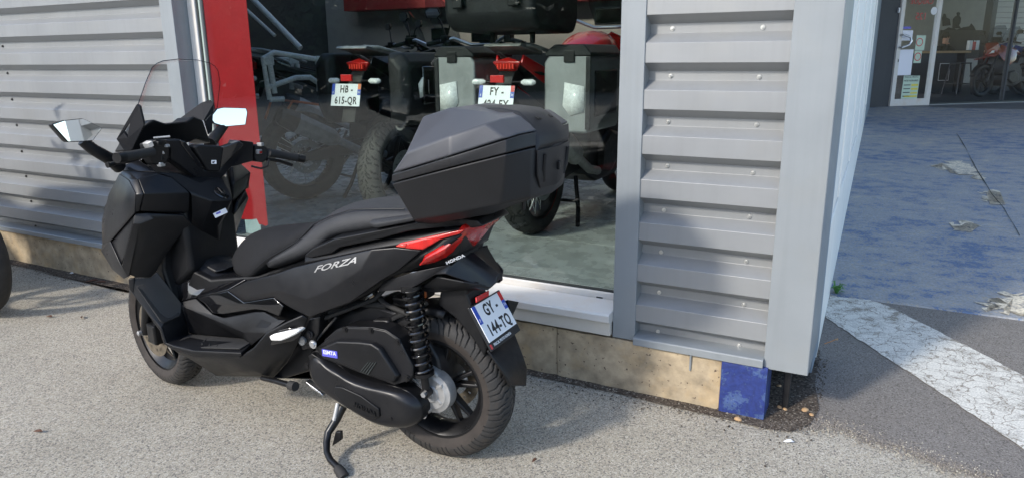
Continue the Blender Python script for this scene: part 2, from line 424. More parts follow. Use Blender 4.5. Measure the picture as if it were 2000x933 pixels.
def join(*vfs):
    V = []; F = []
    for v, f in vfs:
        o = len(V); V += list(v); F += [tuple(i + o for i in q) for q in f]
    return V, F

def lathe_vf(prof, n=48, axis='y', center=(0, 0, 0), closed=False):
    """prof: (radius, axial) pairs; revolve about axis through center."""
    V = []; F = []; k = len(prof)
    for i in range(n):
        a = 2 * math.pi * i / n; c, s = math.cos(a), math.sin(a)
        for r, h in prof:
            if axis == 'y': V.append((center[0] + r * c, center[1] + h, center[2] + r * s))
            elif axis == 'x': V.append((center[0] + h, center[1] + r * c, center[2] + r * s))
            else: V.append((center[0] + r * c, center[1] + r * s, center[2] + h))
    for i in range(n):
        j = (i + 1) % n
        for q in range(k if closed else k - 1):
            q2 = (q + 1) % k
            F.append((i * k + q, j * k + q, j * k + q2, i * k + q2))
    return V, F

def lathe(name, prof, m, parent=None, n=48, axis='y', center=(0, 0, 0), closed=False, bev=0, sharp=35):
    V, F = lathe_vf(prof, n, axis, center, closed)
    return mk(name, V, F, m, parent, bev=bev, sharp=sharp)

def text_mesh(name, txt, size, m, parent, mw, depth=0.0006, shear=0.0, sx=1.0, align='CENTER', bold=0.0, spacing=1.0):
    """Raised lettering as a mesh; mw places its local x (reading) / y (up) plane."""
    cu = bpy.data.curves.new(name, 'FONT'); cu.body = txt; cu.size = size; cu.extrude = depth
    cu.align_x = align; cu.align_y = 'CENTER'; cu.shear = shear; cu.offset = bold; cu.space_character = spacing
    cu.resolution_u = 3
    tmp = bpy.data.objects.new('tmp', cu); COL.objects.link(tmp)
    bpy.context.view_layer.update()
    me = bpy.data.meshes.new_from_object(tmp.evaluated_get(bpy.context.evaluated_depsgraph_get()))
    bpy.data.objects.remove(tmp); bpy.data.curves.remove(cu)
    me.transform(mw @ Matrix.Diagonal((sx, 1, 1, 1)))
    me.name = name
    me.materials.clear()
    return link(name, me, m, parent)

def frame_mw(origin, xdir, ydir):
    x = Vector(xdir).normalized(); y = Vector(ydir); y = (y - x * y.dot(x)).normalized(); z = x.cross(y)
    return Matrix(((x.x, y.x, z.x, origin[0]), (x.y, y.y, z.y, origin[1]), (x.z, y.z, z.z, origin[2]), (0, 0, 0, 1)))

def loft(rings, closed_ring=True, cap=True):
    n = len(rings[0]); V = [p for r in rings for p in r]; F = []
    for i in range(len(rings) - 1):
        for k in range(n if closed_ring else n - 1):
            k2 = (k + 1) % n
            F.append((i * n + k, i * n + k2, (i + 1) * n + k2, (i + 1) * n + k))
    if cap and closed_ring:
        F.append(tuple(range(n - 1, -1, -1))); F.append(tuple((len(rings) - 1) * n + k for k in range(n)))
    return V, F

# ================================================================ the setting
YF = 2.774          # front plane of the facade trims
ZF = 0.39           # showroom floor level
# ---- ground: one sheet to the horizon
V, F = [(-400, -400, 0), (400, -400, 0), (400, 400, 0), (-400, 400, 0)], [(0, 1, 2, 3)]
tag(mk('ground', V, F, 'ground_asphalt', smooth=False), kind='structure')

def sheet(name, pts, z, m, kind='structure', jag=0.0, n=6, z_of=None):
    """Flat sheet with an irregular outline, z above the ground."""
    out = []
    k = len(pts)
    for i in range(k):
        a = pts[i]; b = pts[(i + 1) % k]
        for j in range(n):
            t = j / n
            x = a[0] + (b[0] - a[0]) * t; y = a[1] + (b[1] - a[1]) * t
            if jag and j: x += random.uniform(-jag, jag); y += random.uniform(-jag, jag)
            out.append((x, y, z_of(x, y) if z_of else z))
    return tag(mk(name, out, [tuple(range(len(out)))], m, smooth=False), kind=kind)

edge = [(-0.2989, 2.716, 0), (-0.1458, 2.81, 0), (-0.0516, 2.853, 0), (0.0673, 2.786, 0), (0.211, 2.765, 0), (0.3316, 2.712, 0), (0.4583, 2.694, 0)]
sheet('old_asphalt', edge + [(2.2, 2.3, 0), (6, 2.0, 0), (6, 4.53, 0), (-0.2, 4.53, 0), (-0.42, 3.0, 0), (-0.42, 2.78, 0)], 0.004, 'dark_asphalt', jag=0.016, n=9)
line = [(-0.1833, 4.098, 0), (-0.0523, 3.903, 0), (0.1395, 3.618, 0), (0.3077, 3.377, 0), (0.455, 3.147, 0), (0.5788, 2.95, 0), (1.6, 3.02, 0), (1.75, 3.45, 0), (0.6735, 3.69, 0), (0.5576, 3.864, 0), (0.3661, 4.133, 0), (0.1249, 4.452, 0), (0.0273, 4.522, 0), (-0.1977, 4.505, 0)]
sheet('road_marking', line, 0.008, 'line_paint', jag=0.006, n=9)
# ---- ramp up to the entrance
def ramp_z(x, y): return max(0.0, (y - 4.52) * 0.0413)
rp = [(-0.6, 4.5, 0), (7, 4.5, 0), (7, 15.2, 0), (-0.6, 15.2, 0)]
V = [(-0.60, 4.50, -0.02), (8, 4.50, -0.02), (-0.60, 4.53, 0.012), (8, 4.53, 0.012), (-0.60, 15.16, 0.44), (8, 15.16, 0.44), (-0.6, 15.16, -0.05), (8, 15.16, -0.05)]
tag(mk('ramp', V, [(0, 1, 3, 2), (2, 3, 5, 4)], 'ramp_paint', smooth=False), kind='structure')
bp_n = 0
for pts in ([(0.4751, 9.11, 0.1976), (0.6555, 9.399, 0.2095), (0.8118, 9.519, 0.2145), (0.894, 9.1, 0.1972), (0.9268, 8.489, 0.1719), (0.8445, 8.621, 0.1774), (0.6787, 8.73, 0.1819), (0.5878, 8.994, 0.1928)], [(0.5614, 6.456, 0.088), (0.6266, 6.613, 0.0945), (0.6889, 6.605, 0.0941), (0.6838, 6.442, 0.0874), (0.6098, 6.35, 0.0836)], [(0.6148, 4.661, 0.0138), (0.6922, 4.825, 0.0206), (0.835, 4.977, 0.0269), (0.8829, 4.778, 0.0187), (0.7907, 4.615, 0.0119), (0.6938, 4.596, 0.0112)], [(0.8471, 7.779, 0.1426), (0.9556, 8.003, 0.1518), (0.9524, 7.397, 0.1268), (0.8775, 7.49, 0.1307)]):
    sheet('bare_patch', pts, 0, 'bare_concrete', jag=0.07, n=9, z_of=lambda x, y: .012 + (y - 4.53) * .04026 + .005)
ck = [(0.882, 11.77, 0.3076), (0.9022, 10.51, 0.2553), (0.9037, 9.104, 0.1973), (0.9257, 7.809, 0.1438), (0.9628, 7.207, 0.119), (0.9684, 6.329, 0.0827)]
sheet('joint', ck + [(p[0] + .006, p[1] + .005, 0) for p in reversed(ck)], 0, 'gasket', jag=.004, n=4, z_of=lambda x, y: .012 + (y - 4.53) * .04026 + .008)
# ---- dirt along the plinth and beside the post
tag(mk('dirt_strip', [(-7, 2.775, .005), (-7, 2.70, .005), (-5.2, 2.70, .005), (-4.2, 2.66, .005), (-5.2, 2.68, .005), (-2.5, 2.70, .005), (-1.6, 2.72, .005), (-1.15, 2.715, .005), (-0.9, 2.72, .005), (-0.7, 2.705, .005), (-0.45, 2.70, .005), (-0.30, 2.69, .0055), (-0.2, 2.71, .0065), (-0.14, 2.80, .007), (-0.12, 2.95, .0075), (-0.16, 3.2, .0075), (-0.17, 3.6, .007), (-0.4, 3.6, .006), (-0.4, 2.775, .005)],
       [tuple(range(19))], 'dirt', smooth=False), kind='stuff')

# ================================================================ showroom building
bld = empty('showroom_building', (-3.6, YF, 0))
tag(bld, 'showroom with grey ribbed metal cladding and wide display window', 'building')
B0 = (-3.6, YF, 0)
def bmk(name, V, F, m, **k):
    V = [(v[0] - B0[0], v[1] - B0[1], v[2] - B0[2]) for v in V]
    return mk(name, V, F, m, bld, **k)
def bbox(name, x0, x1, y0, y1, z0, z1, m, bev=0.003):
    V, F = box_vf(x0, x1, y0, y1, z0, z1)
    return bmk(name, V, F, m, bev=bev, smooth=False)

# ribbed cladding: trapezoid ribs, pitch 0.178 m
RIB0 = 0.402 ; PITCH = 0.1780
def cladding(name, x0, x1, ztop):
    prof = []
    yr, yf = YF + 0.064, YF + 0.006
    z = RIB0 - PITCH                        # lower edge of the bright upper slope of each rib
    prof.append((yr, 0.236))
    k = 0
    while z < ztop:
        # upper slope ends at z (front), face goes down 0.078 to the lower slope
        prof += [(yr, z - 0.074 - 0.032), (yf, z - 0.074), (yf, z), (yr, z + 0.036)] if k else [(yr, z + 0.036)]
        z += PITCH; k += 1
    prof.append((yr, ztop))
    V = []; F = []
    nx = 2
    for (y, zz) in prof:
        V += [(x0, y, zz), (x1, y, zz)]
    for i in range(len(prof) - 1): F.append((2 * i, 2 * i + 1, 2 * i + 3, 2 * i + 2))
    return bmk(name, V, F, 'cladding', solid=0.002, bev=0.002, seg=1, smooth=False, hint=(0, -1, 0))
cl_l = cladding('cladding_panel', -7.6, -3.640, 5.2)
cl_r = cladding('cladding_panel', -0.866, -0.326, 5.2)
# screws in the recessed bands
sm = None
def screw(x, z, parent, m='screw_head'):
    V, F = join(lathe_vf([(0.0, -0.0035), (0.0085, -0.0035), (0.0090, 0), (0.0, 0.0)], 14, 'y'),
                lathe_vf([(0.0, -0.0085), (0.0045, -0.0085), (0.0052, -0.007), (0.0052, -0.003)], 6, 'y'))
    return V, F
sv, sf = screw(0, 0, None)
sme = bpy.data.meshes.new('screw'); sme.from_pydata(sv, [], sf); sme.materials.append(MATS['screw_head'])
sme2 = sme.copy(); sme2.materials.clear(); sme2.materials.append(MATS['screw_dark'])
for i in range(0, 8):
    zz = RIB0 - PITCH + i * PITCH + 0.036 + 0.014
    for x, me, par in ((-0.775, sme, cl_r), (-0.435, sme, cl_r), (-3.70, sme2, cl_l), (-5.35, sme2, cl_l)):
        o = link('screw', me, None, par, (x - B0[0] + random.uniform(-.006, .006), YF + 0.0635 - B0[1], zz + random.uniform(-.004, .004)))
# bottom drip flashing under each cladding sheet
for x0, x1 in ((-7.6, -3.640), (-0.862, -0.331)):
    V = [(x0, YF + 0.064, 0.268), (x0, YF - 0.020, 0.262), (x0, YF - 0.024, 0.258), (x0, YF - 0.024, 0.228), (x0, YF + 0.03, 0.224)]
    n = len(V); V = V + [(x1, v[1], v[2]) for v in V]
    F = [(i, i + 1, i + 1 + n, i + n) for i in range(n - 1)] + [tuple(range(n)), tuple(range(2 * n - 1, n - 1, -1)), (0, n - 1, 2 * n - 1, n)]
    bmk('drip_flashing', V, F, 'trim_grey', bev=0.0015, smooth=False)
# trims
bbox('jamb_trim', -0.963, -0.862, YF, YF + 0.10, 0.238, 5.2, 'trim_grey')
bbox('jamb_trim', -3.643, -3.540, YF, YF + 0.118, 0.238, 5.2, 'trim_grey')
V = [(-0.331, YF, .219), (-0.169, YF, .219), (-0.166, YF + 0.004, .219), (-0.166, 3.20, .219), (-0.331, 3.20, .219)]
n = 5; V += [(v[0], v[1], 5.2) for v in V]
bmk('corner_trim', V, [tuple(range(n)), tuple(range(2 * n - 1, n - 1, -1))] + [(i, (i + 1) % n, (i + 1) % n + n, i + n) for i in range(n)], 'trim_grey', bev=0.003, smooth=False)
bbox('downpipe_trim', -0.30, -0.178, 3.2025, 3.50, 0.05, 5.2, 'trim_dark')
# concrete plinth blocks and painted post
from mathutils import noise as mnoise
def rough_block(name, x0, x1, y0, y1, z0, z1, m, step=.022, amp=.005, chip=.010):
    """Cast block with an uneven face and chipped edges."""
    nx = max(2, int((x1 - x0) / step)); nz = max(2, int((z1 - z0) / step)); V = []; F = []
    for i in range(nx + 1):
        for j in range(nz + 1):
            x = x0 + (x1 - x0) * i / nx; z = z0 + (z1 - z0) * j / nz
            d = amp * mnoise.fractal(Vector((x * 9, 3.1, z * 9)), 1.0, 2.0, 4) + .4 * amp * mnoise.noise(Vector((x * 40, 1.0, z * 40)))
            ed = min(i, nx - i, nz - j)
            if ed < 1: d += chip * max(0, .35 + mnoise.noise(Vector((x * 14, 7.0, z * 14))))
            V.append((x, y0 + d, z))
    for i in range(nx):
        for j in range(nz): q = i * (nz + 1) + j; F.append((q, q + nz + 1, q + nz + 2, q + 1))
    k = len(V)
    rim = [i * (nz + 1) for i in range(nx + 1)] + [nx * (nz + 1) + j for j in range(1, nz + 1)] + [i * (nz + 1) + nz for i in range(nx - 1, -1, -1)] + [j for j in range(nz - 1, 0, -1)]
    for q in rim: V.append((V[q][0], y1, V[q][2]))
    R_ = len(rim)
    for i in range(R_): F.append((rim[i], rim[(i + 1) % R_], k + (i + 1) % R_, k + i))
    return bmk(name, V, F, m, smooth=True, sharp=50)
for x0, x1 in ((-7.6, -5.85), (-5.845, -3.45), (-3.445, -1.226), (-1.222, -0.492)):
    rough_block('concrete_block', x0, x1, 2.770 + random.uniform(-.003, .003), 2.86, -0.05, 0.232, 'plinth_concrete')
rough_block('painted_post', -0.489, -0.312, 2.757, 2.90, -0.05, 0.226, 'post_paint', step=.012, amp=.003, chip=.006)
bbox('steel_bracket', -0.262, -0.236, 2.90, 2.93, 0.0, 0.26, 'dark_metal')
bbox('anchor_rod', -0.620, -0.612, 2.758, 2.772, 0.155, 0.235, 'trim_grey')
# ---- display window: frame, sill, glass, film
GY = 2.895
fr = bmk('window_frame', *join(
    box_vf(-3.54, -0.93, 2.870, 2.93, 0.352, 0.402), box_vf(-0.99, -0.93, 2.8705, 2.93, 0.4025, 5.2),
    box_vf(-3.540, -3.478, 2.8705, 2.93, 0.4025, 5.2)), 'pvc_white', bev=0.004, smooth=False)
V = [(-3.54, 2.869, .351), (-3.54, 2.868, .372), (-3.54, 2.735, .354), (-3.54, 2.725, .347), (-3.54, 2.725, .317), (-3.54, 2.735, .312), (-3.54, 2.869, .300)]
n = len(V); V += [(-0.9635, v[1], v[2]) for v in V]
bmk('window_sill', V, [tuple(range(n)), tuple(range(2 * n - 1, n - 1, -1))] + [(i, (i + 1) % n, (i + 1) % n + n, i + n) for i in range(n)], 'pvc_white', bev=0.0025, smooth=False)
bbox('sill_apron', -3.54, -0.9635, 2.742, 2.770, 0.252, 0.311, 'pvc_beige')
bbox('vent_slot', -1.075, -1.045, 2.867, 2.8695, 0.372, 0.378, 'gasket', bev=0)
bbox('vent_cover', -1.082, -1.038, 2.8685, 2.8705, 0.366, 0.384, 'pvc_white', bev=0)
bmk('gasket', *join(box_vf(-3.478, -3.466, 2.880, 2.90, 0.402, 5.2), box_vf(-3.466, -0.9905, 2.880, 2.90, 0.402, 0.409)), 'gasket', smooth=False)
bbox('glazing_bead', -3.466, -3.452, 2.885, 2.90, 0.409, 5.2, 'gasket_green', bev=0)
bbox('window_pane', -3.460, -0.985, GY, GY + 0.008, 0.400, 5.2, 'window_glass', bev=0)
rv = [(-3.448, 5.2), (-3.113, 5.2), (-3.113, 0.492), (-3.135, 0.483), (-3.165, 0.490), (-3.182, 0.487), (-3.20, 0.520), (-3.235, 0.512), (-3.27, 0.508), (-3.448, 0.500)]
V = [(x, GY + .0095, z) for x, z in rv]; n = len(V); V += [(x, GY + .0105, z) for x, z in rv]
bmk('red_film', V, [tuple(range(n)), tuple(range(2 * n - 1, n - 1, -1))] + [(i, (i + 1) % n, (i + 1) % n + n, i + n) for i in range(n)], 'red_film', smooth=False)
bbox('film_remnant', -3.30, -3.175, GY + .0118, GY + .0125, 0.425, 0.525, 'film_grey', bev=0)
# head above the window and roof edge
bbox('window_head', -3.54, -0.963, YF + .02, YF + .2, 2.9, 5.2, 'trim_grey')
bbox('parapet', -7.6, -0.166, YF - .02, YF + .25, 5.2, 5.5, 'trim_grey')
# ---- side wall with white panels on a low white base
def side_x(y): return -0.19 - 0.0147 * (y - 4.1)
V = []
for y in (3.50, 15.2): V += [(side_x(y), y, -.05), (side_x(y), y, .635), (side_x(y) - .09, y, .66), (side_x(y) - .09, y, -.05)]
bmk('side_base', V, [(0, 1, 5, 4), (1, 2, 6, 5), (2, 3, 7, 6), (0, 3, 2, 1), (4, 5, 6, 7)], 'wall_white', bev=0.004, smooth=False)
ys = [3.50, 4.36, 5.86, 7.75, 9.9, 12.2]
for i in range(5):
    y0, y1 = ys[i] + 0.006, ys[i + 1]
    x0 = side_x(y0) - 0.004
    V, F = box_vf(x0 - 0.06, x0, y0, y1, .661, 5.2)
    for j in (2, 3, 6, 7): V[j] = (V[j][0] - 0.0147 * (y1 - y0), V[j][1], V[j][2])
    bmk('side_panel', V, F, 'wall_white', bev=0.006, smooth=False)
    x1 = side_x(y1)
    V, F = box_vf(x1 - 0.06, x1 + 0.006, y1 - 0.16, y1 - 0.004, .662, 5.2)
    bmk('panel_cover', V, F, 'wall_white', bev=0.004, smooth=False)
bbox('side_reveal', -0.43, -0.315, 12.21, 15.0, 0.2, 5.2, 'trim_dark')
# ---- showroom interior
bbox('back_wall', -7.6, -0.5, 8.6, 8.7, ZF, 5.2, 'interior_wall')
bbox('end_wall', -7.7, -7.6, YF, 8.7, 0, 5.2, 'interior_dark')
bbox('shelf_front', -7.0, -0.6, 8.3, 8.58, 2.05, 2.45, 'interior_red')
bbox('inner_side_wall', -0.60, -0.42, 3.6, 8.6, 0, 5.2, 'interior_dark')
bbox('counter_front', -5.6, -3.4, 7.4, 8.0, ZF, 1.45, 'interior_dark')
# tiled floor: every tile a piece of its own over a grout bed
flo = empty('showroom_floor', (-1.643, 3.678, ZF)); tag(flo, kind='structure')
V, F = box_vf(-7.6 + 1.643, -0.6 + 1.643, 2.905 - 3.678, 8.6 - 3.678, -0.06, -0.0015)
mk('grout', V, F, 'grout', flo, smooth=False)
TX, TY = 0.6143, 0.5834
V, F = box_vf(0.002, TX - .002, 0.002, TY - .002, -0.02, 0.0)
tme = bpy.data.meshes.new('tile'); tme.from_pydata(V, [], F); tme.materials.append(MATS['floor_tile'])
V, F = box_vf(0.002, TX - .002, TY - (3.678 - TY + TY - 2.906) % TY + .0, TY - .002, -0.02, 0.0)
for i in range(-9, 2):
    for j in range(-1, 8):
        if i * TX + TX > 1.04 + .4: continue
        link('tile', tme, None, flo, (i * TX, j * TY, random.uniform(-.0006, .0006)))
# front row is cut at the glass
cut = 2.906 - 3.678
V, F = box_vf(0.002, TX - .002, 0.0, -2 * TY + 0.0 - cut if False else (-TY - cut) - .002, -0.02, 0.0)
cme = bpy.data.meshes.new('tile_cut'); cme.from_pydata(V, [], F); cme.materials.append(MATS['floor_tile'])
for i in range(-9, 2): link('tile', cme, None, flo, (i * TX, cut, 0))

# ================================================================ scooter (s forward, l left, z up; origin under the rear axle)
sc = empty('scooter', (-1.295, 2.0, 0), R(182))
tag(sc, 'matte black maxi scooter with top box parked on its side stand before the window', 'scooter')

def flip(V): return [(v[0], -v[1], v[2]) for v in V]
def pan(name, V, F, m, par=None, hint=(-0.3, 1, 0.3), solid=0.010, bev=0.004, both=True, seg=2, subs=0, sharp=30):
    """Body panel on the left side and, when asked, its mirror image on the right."""
    par = par or sc
    o = mk(name, V, F, m, par, bev=bev, seg=seg, solid=solid, hint=hint, subs=subs, sharp=sharp)
    if both:
        mk(name, flip(V), [tuple(reversed(f)) for f in F], m, par, bev=bev, seg=seg, solid=solid, hint=(hint[0], -hint[1], hint[2]), subs=subs, sharp=sharp)
    return o
def poly(name, V, m, **k): return pan(name, V, [tuple(range(len(V)))], m, **k)

# ---- tyre with cut tread: the groove pattern is displaced into the mesh
def seg_d(px, py, a, b):
    dx, dy = b[0] - a[0], b[1] - a[1]
    t = np.clip(((px - a[0]) * dx + (py - a[1]) * dy) / (dx * dx + dy * dy), 0, 1)
    return np.hypot(px - a[0] - t * dx, py - a[1] - t * dy)
def tyre(name, R0, W, rim, parent, pats, pitch_n, na=760, depth=0.007, m='tyre_rubber', gw=2.7, side='tyre_sidewall'):
    hw = W / 2; h = R0 - rim
    prof = []            # (radius, lateral, is_tread)
    nt_ = 60
    for i in range(nt_ + 1):
        u = -1 + 2 * i / nt_
        lat = hw * math.sin(u * math.pi / 2 * 0.98)
        rr = R0 - h * 0.62 * (1 - math.cos(u * math.pi / 2 * 0.98)) ** 1.25
        prof.append((rr, lat, u))
    for q, (f, la) in enumerate(((0.52, 0.995), (0.40, 0.97), (0.25, 0.91), (0.10, 0.83), (0.0, 0.78))):
        prof.append((rim + h * f * 0.75, hw * la, 2.0)); prof.insert(0, (rim + h * f * 0.75, -hw * la, -2.0))
    P_ = np.array(prof); k = len(prof)
    ang = np.linspace(0, 2 * math.pi, na, endpoint=False)
    Rr = np.repeat(P_[None, :, 0], na, 0).copy(); La = np.repeat(P_[None, :, 1], na, 0).copy(); U = np.repeat(P_[None, :, 2], na, 0)
    arc = ang[:, None] * R0 * 1000 + 0 * U; pit = 2 * math.pi * R0 * 1000 / pitch_n
    lat_mm = np.where(abs(U) <= 1, U * hw * 1000 * 1.25, 999)
    dmin = np.full(U.shape, 99.0)
    for sgn, offs in ((1, 0.0), (-1, 0.5)):
        am = np.mod(arc + offs * pit, pit); lm = lat_mm * sgn
        for pl_ in pats:
            for a, b in zip(pl_[:-1], pl_[1:]):
                for sh in (-pit, 0, pit):
                    dmin = np.minimum(dmin, seg_d(am + sh, lm, a, b))
    g = np.clip((gw - dmin) / 1.2, 0, 1) * (abs(U) <= 1)
    Rr -= g * depth
    X = Rr * np.cos(ang)[:, None]; Z = Rr * np.sin(ang)[:, None]
    V = np.stack([X, La, Z], -1).reshape(-1, 3)
    idx = np.arange(na * k).reshape(na, k); nx = np.roll(idx, -1, 0)
    F = np.stack([idx[:, :-1], nx[:, :-1], nx[:, 1:], idx[:, 1:]], -1).reshape(-1, 4)
    me = bpy.data.meshes.new(name); me.from_pydata(V.tolist(), [], F.tolist())
    me.materials.append(MATS[m]); me.materials.append(MATS[side]); me.materials.append(MATS['tyre_groove'])
    mi = np.zeros((na, k - 1), int); gf = np.maximum(g, np.roll(g, -1, 0)); mi[(gf[:, :-1] + gf[:, 1:]) > 1.1] = 2; mi[:, :5] = 1; mi[:, -5:] = 1
    me.polygons.foreach_set('material_index', mi.reshape(-1)); me.polygons.foreach_set('use_smooth', np.ones(len(F), bool))
    me.update()
    return link(name, me, None, parent)
TREAD = [[(0, 4), (22, 16), (27, 38), (46, 50), (58, 84)], [(22, 3), (46, 14), (52, 34), (70, 44), (82, 80)], [(48, 5), (70, 12)], [(4, 30), (14, 48), (26, 58), (36, 86)], [(74, 22), (80, 32)]]

def spoke_rim(parent, rim_r, W, spokes, m, hub_r=0.05, width=0.016, split=0.11):
    """Cast wheel: rim barrel, hub and pairs of spokes, as parts of the wheel."""
    hw = W / 2
    lathe('rim', [(rim_r + 0.004, -hw), (rim_r + .004, -hw + .008), (rim_r - 0.016, -hw + 0.012), (rim_r - 0.030, -hw * 0.3), (rim_r - 0.030, hw * 0.3), (rim_r - 0.016, hw - 0.012), (rim_r + 0.004, hw - .008), (rim_r + 0.004, hw),
                  (rim_r - 0.004, hw), (rim_r - .004, hw - .004), (rim_r - 0.022, hw - 0.016), (rim_r - 0.036, hw * 0.3), (rim_r - 0.036, -hw * 0.3), (rim_r - 0.022, -hw + 0.016), (rim_r - 0.004, -hw + .004), (rim_r - 0.004, -hw)], m, parent, n=72, closed=True)
    lathe('hub', [(0.0, -0.045), (0.030, -0.045), (hub_r, -0.03), (hub_r, 0.03), (0.030, 0.045), (0.0, 0.045)], m, parent, n=32)
    for i in range(spokes):
        a0 = 2 * math.pi * i / spokes + 0.3
        for sg in (-1, 1):
            a1 = a0 + sg * split; a2 = a0 + sg * split * 1.7
            p0 = Vector((math.cos(a1) * hub_r * .8, 0, math.sin(a1) * hub_r * .8)); p1 = Vector((math.cos(a2) * (rim_r - .028), 0, math.sin(a2) * (rim_r - .028)))
            d = (p1 - p0).normalized(); nrm = Vector((-d.z, 0, d.x))
            V = []
            for p, wd, th in ((p0, width * 1.1, 0.020), (p1, width * 0.85, 0.013)):
                for q, y in ((-1, -1), (1, -1), (1, 1), (-1, 1)): V.append(tuple(p + nrm * q * wd * .5 + Vector((0, y * th, 0))))
            F = [(0, 1, 5, 4), (1, 2, 6, 5), (2, 3, 7, 6), (3, 0, 4, 7), (0, 3, 2, 1), (4, 5, 6, 7)]
            mk('spoke', V, F, m, parent, bev=0.004)
def disc(parent, r, lat, m='steel_disc', holes=18):
    """Brake disc ring with drilled holes built from ring segments."""
    V = []; F = []
    n = holes * 4
    ri = r * 0.60
    def ring(rr, y): return [(rr * math.cos(2 * math.pi * i / n), y, rr * math.sin(2 * math.pi * i / n)) for i in range(n)]
    rs = [ri, ri + (r - ri) * .30, ri + (r - ri) * .55, r]
    for y in (lat - .002, lat + .002):
        for rr in rs: V += ring(rr, y)
    for s_ in range(2):
        for q in range(3):
            for i in range(n):
                if q == 1 and i % 4 == (i // 8) % 2 * 2: continue
                a = s_ * 4 * n + q * n + i; b = s_ * 4 * n + q * n + (i + 1) % n
                F.append((a, b, b + n, a + n))
    for q in (0, 3):
        for i in range(n):
            a = q * n + i; b = q * n + (i + 1) % n
            F.append((a, b, b + 4 * n, a + 4 * n))
    return mk('brake_disc', V, F, m, parent, smooth=False)

# ---- rear wheel
rw = empty('rear_wheel', (.036, 0, 0.276), parent=sc)
tyre('tyre', 0.276, 0.138, 0.186, rw, TREAD, 20)
spoke_rim(rw, 0.186, 0.112, 5, 'metal_black')
disc(rw, 0.115, -0.055)
# ---- front wheel, turned to the right with the bars
fw_ = empty('front_wheel', (1.486, 0, 0.268), parent=sc, rz=R(-13))
tyre('tyre', 0.268, 0.116, 0.195, fw_, TREAD, 20)
spoke_rim(fw_, 0.195, 0.086, 5, 'metal_black')
disc(fw_, 0.125, 0.058)
for y in (0.092, -0.092):
    tube('fork_leg', [(0.0, y, -0.005), (-0.055, y, 0.13), (-0.16, y * .95, 0.40)], [0.021, 0.023, 0.024], 'metal_black', fw_, n=14)
V, F = join(box_vf(-0.115, -0.045, 0.062, 0.108, -0.035, 0.055), box_vf(-0.10, -0.055, 0.05, 0.075, -0.02, 0.045))
mk('brake_caliper', V, F, 'metal_black', fw_, bev=0.008, smooth=False)
V, F = join(lathe_vf([(0, .095), (.011, .095), (.011, .125), (.006, .128), (0, .128)], 12, 'y'), lathe_vf([(0, .1), (.016, .1), (.016, .108), (0, .108)], 6, 'y'))
mk('axle_nut', V, F, 'alloy', fw_)
V = []
for i in range(13):
    a = R(75 + i * 8)
    for y, rr in ((-.066, .288), (-.05, .305), (0, .314), (.05, .305), (.066, .288)): V.append((rr * math.cos(a), y, rr * math.sin(a)))
F = [(i * 5 + k, i * 5 + k + 1, i * 5 + k + 6, i * 5 + k + 5) for i in range(12) for k in range(4)]
mk('mudguard', V, F, 'plastic_black', fw_, solid=0.004)

# ---- inner structure that the panels are fixed to
ins = [(1.04, .575), (.78, .625), (.5, .735), (.3, .83), (.05, .87), (-.13, .875), (-.10, .80), (.13, .715), (.26, .62), (.44, .52), (.52, .42), (.56, .27), (.70, .21), (1.05, .21), (1.15, .30), (1.20, .50), (1.13, .60)]
slab('frame_cover', ins, -.115, .115, 'plastic_black', sc, bev=0.01)
ins2 = [(1.12, .60), (1.22, .52), (1.33, .56), (1.50, .64), (1.62, .70), (1.62, .82), (1.48, .96), (1.32, 1.02), (1.18, .98), (1.125, .90)]
slab('inner_shield', [(1.195, .36), (1.215, .50), (1.238, .60), (1.225, .68), (1.165, .80), (1.30, .82), (1.38, .62), (1.32, .42)], -.165, .165, 'plastic_black', sc, bev=.012)
slab('steering_cover', ins2, -.13, .13, 'plastic_black', sc, bev=0.02)

# ---- front cowl
L_ = [(1.374, 0.2, 0.9909), (1.253, 0.25, 0.9806), (1.179, 0.285, 0.9392), (1.197, 0.287, 0.8667), (1.3, 0.266, 0.8709), (1.478, 0.185, 0.8992), (1.487, 0.222, 0.7473), (1.552, 0.18, 0.7865),
      (1.28, 0.276, 0.8219), (1.457, 0.237, 0.7309), (1.42, 0.25, 0.7232), (1.549, 0.198, 0.6831), (1.343, 0.272, 0.6379), (1.308, 0.268, 0.5994), (1.548, 0.208, 0.6598), (1.45, 0.238, 0.5994), (1.353, 0.262, 0.5801)]
nL = len(L_)
C_ = [(1.47, 0, 1.03), (1.64, 0, .94), (1.735, 0, .81), (1.725, 0, .69), (1.62, 0, .58)]
FL = [(0, 1, 4, 5), (1, 2, 4), (5, 4, 6, 7), (2, 3, 8, 4), (4, 8, 9, 6), (8, 3, 10, 9), (6, 9, 11, 7), (9, 10, 11), (10, 12, 15, 14), (10, 14, 11), (12, 13, 16, 15)]
Vc = L_ + flip(L_) + C_
Fc = FL + [tuple(i + nL for i in reversed(f)) for f in FL]
c0 = 2 * nL
for (a, b), q in zip(((0, 5), (5, 7), (7, 11), (11, 14)), range(4)):
    Fc += [(a, b, c0 + q + 1, c0 + q), (c0 + q, c0 + q + 1, b + nL, a + nL)]
cowl = mk('front_cowl', Vc, Fc, 'plastic_grey', sc, bev=0.005, seg=3, solid=0.006, hint=(0.6, 0, 0.3), sharp=40)
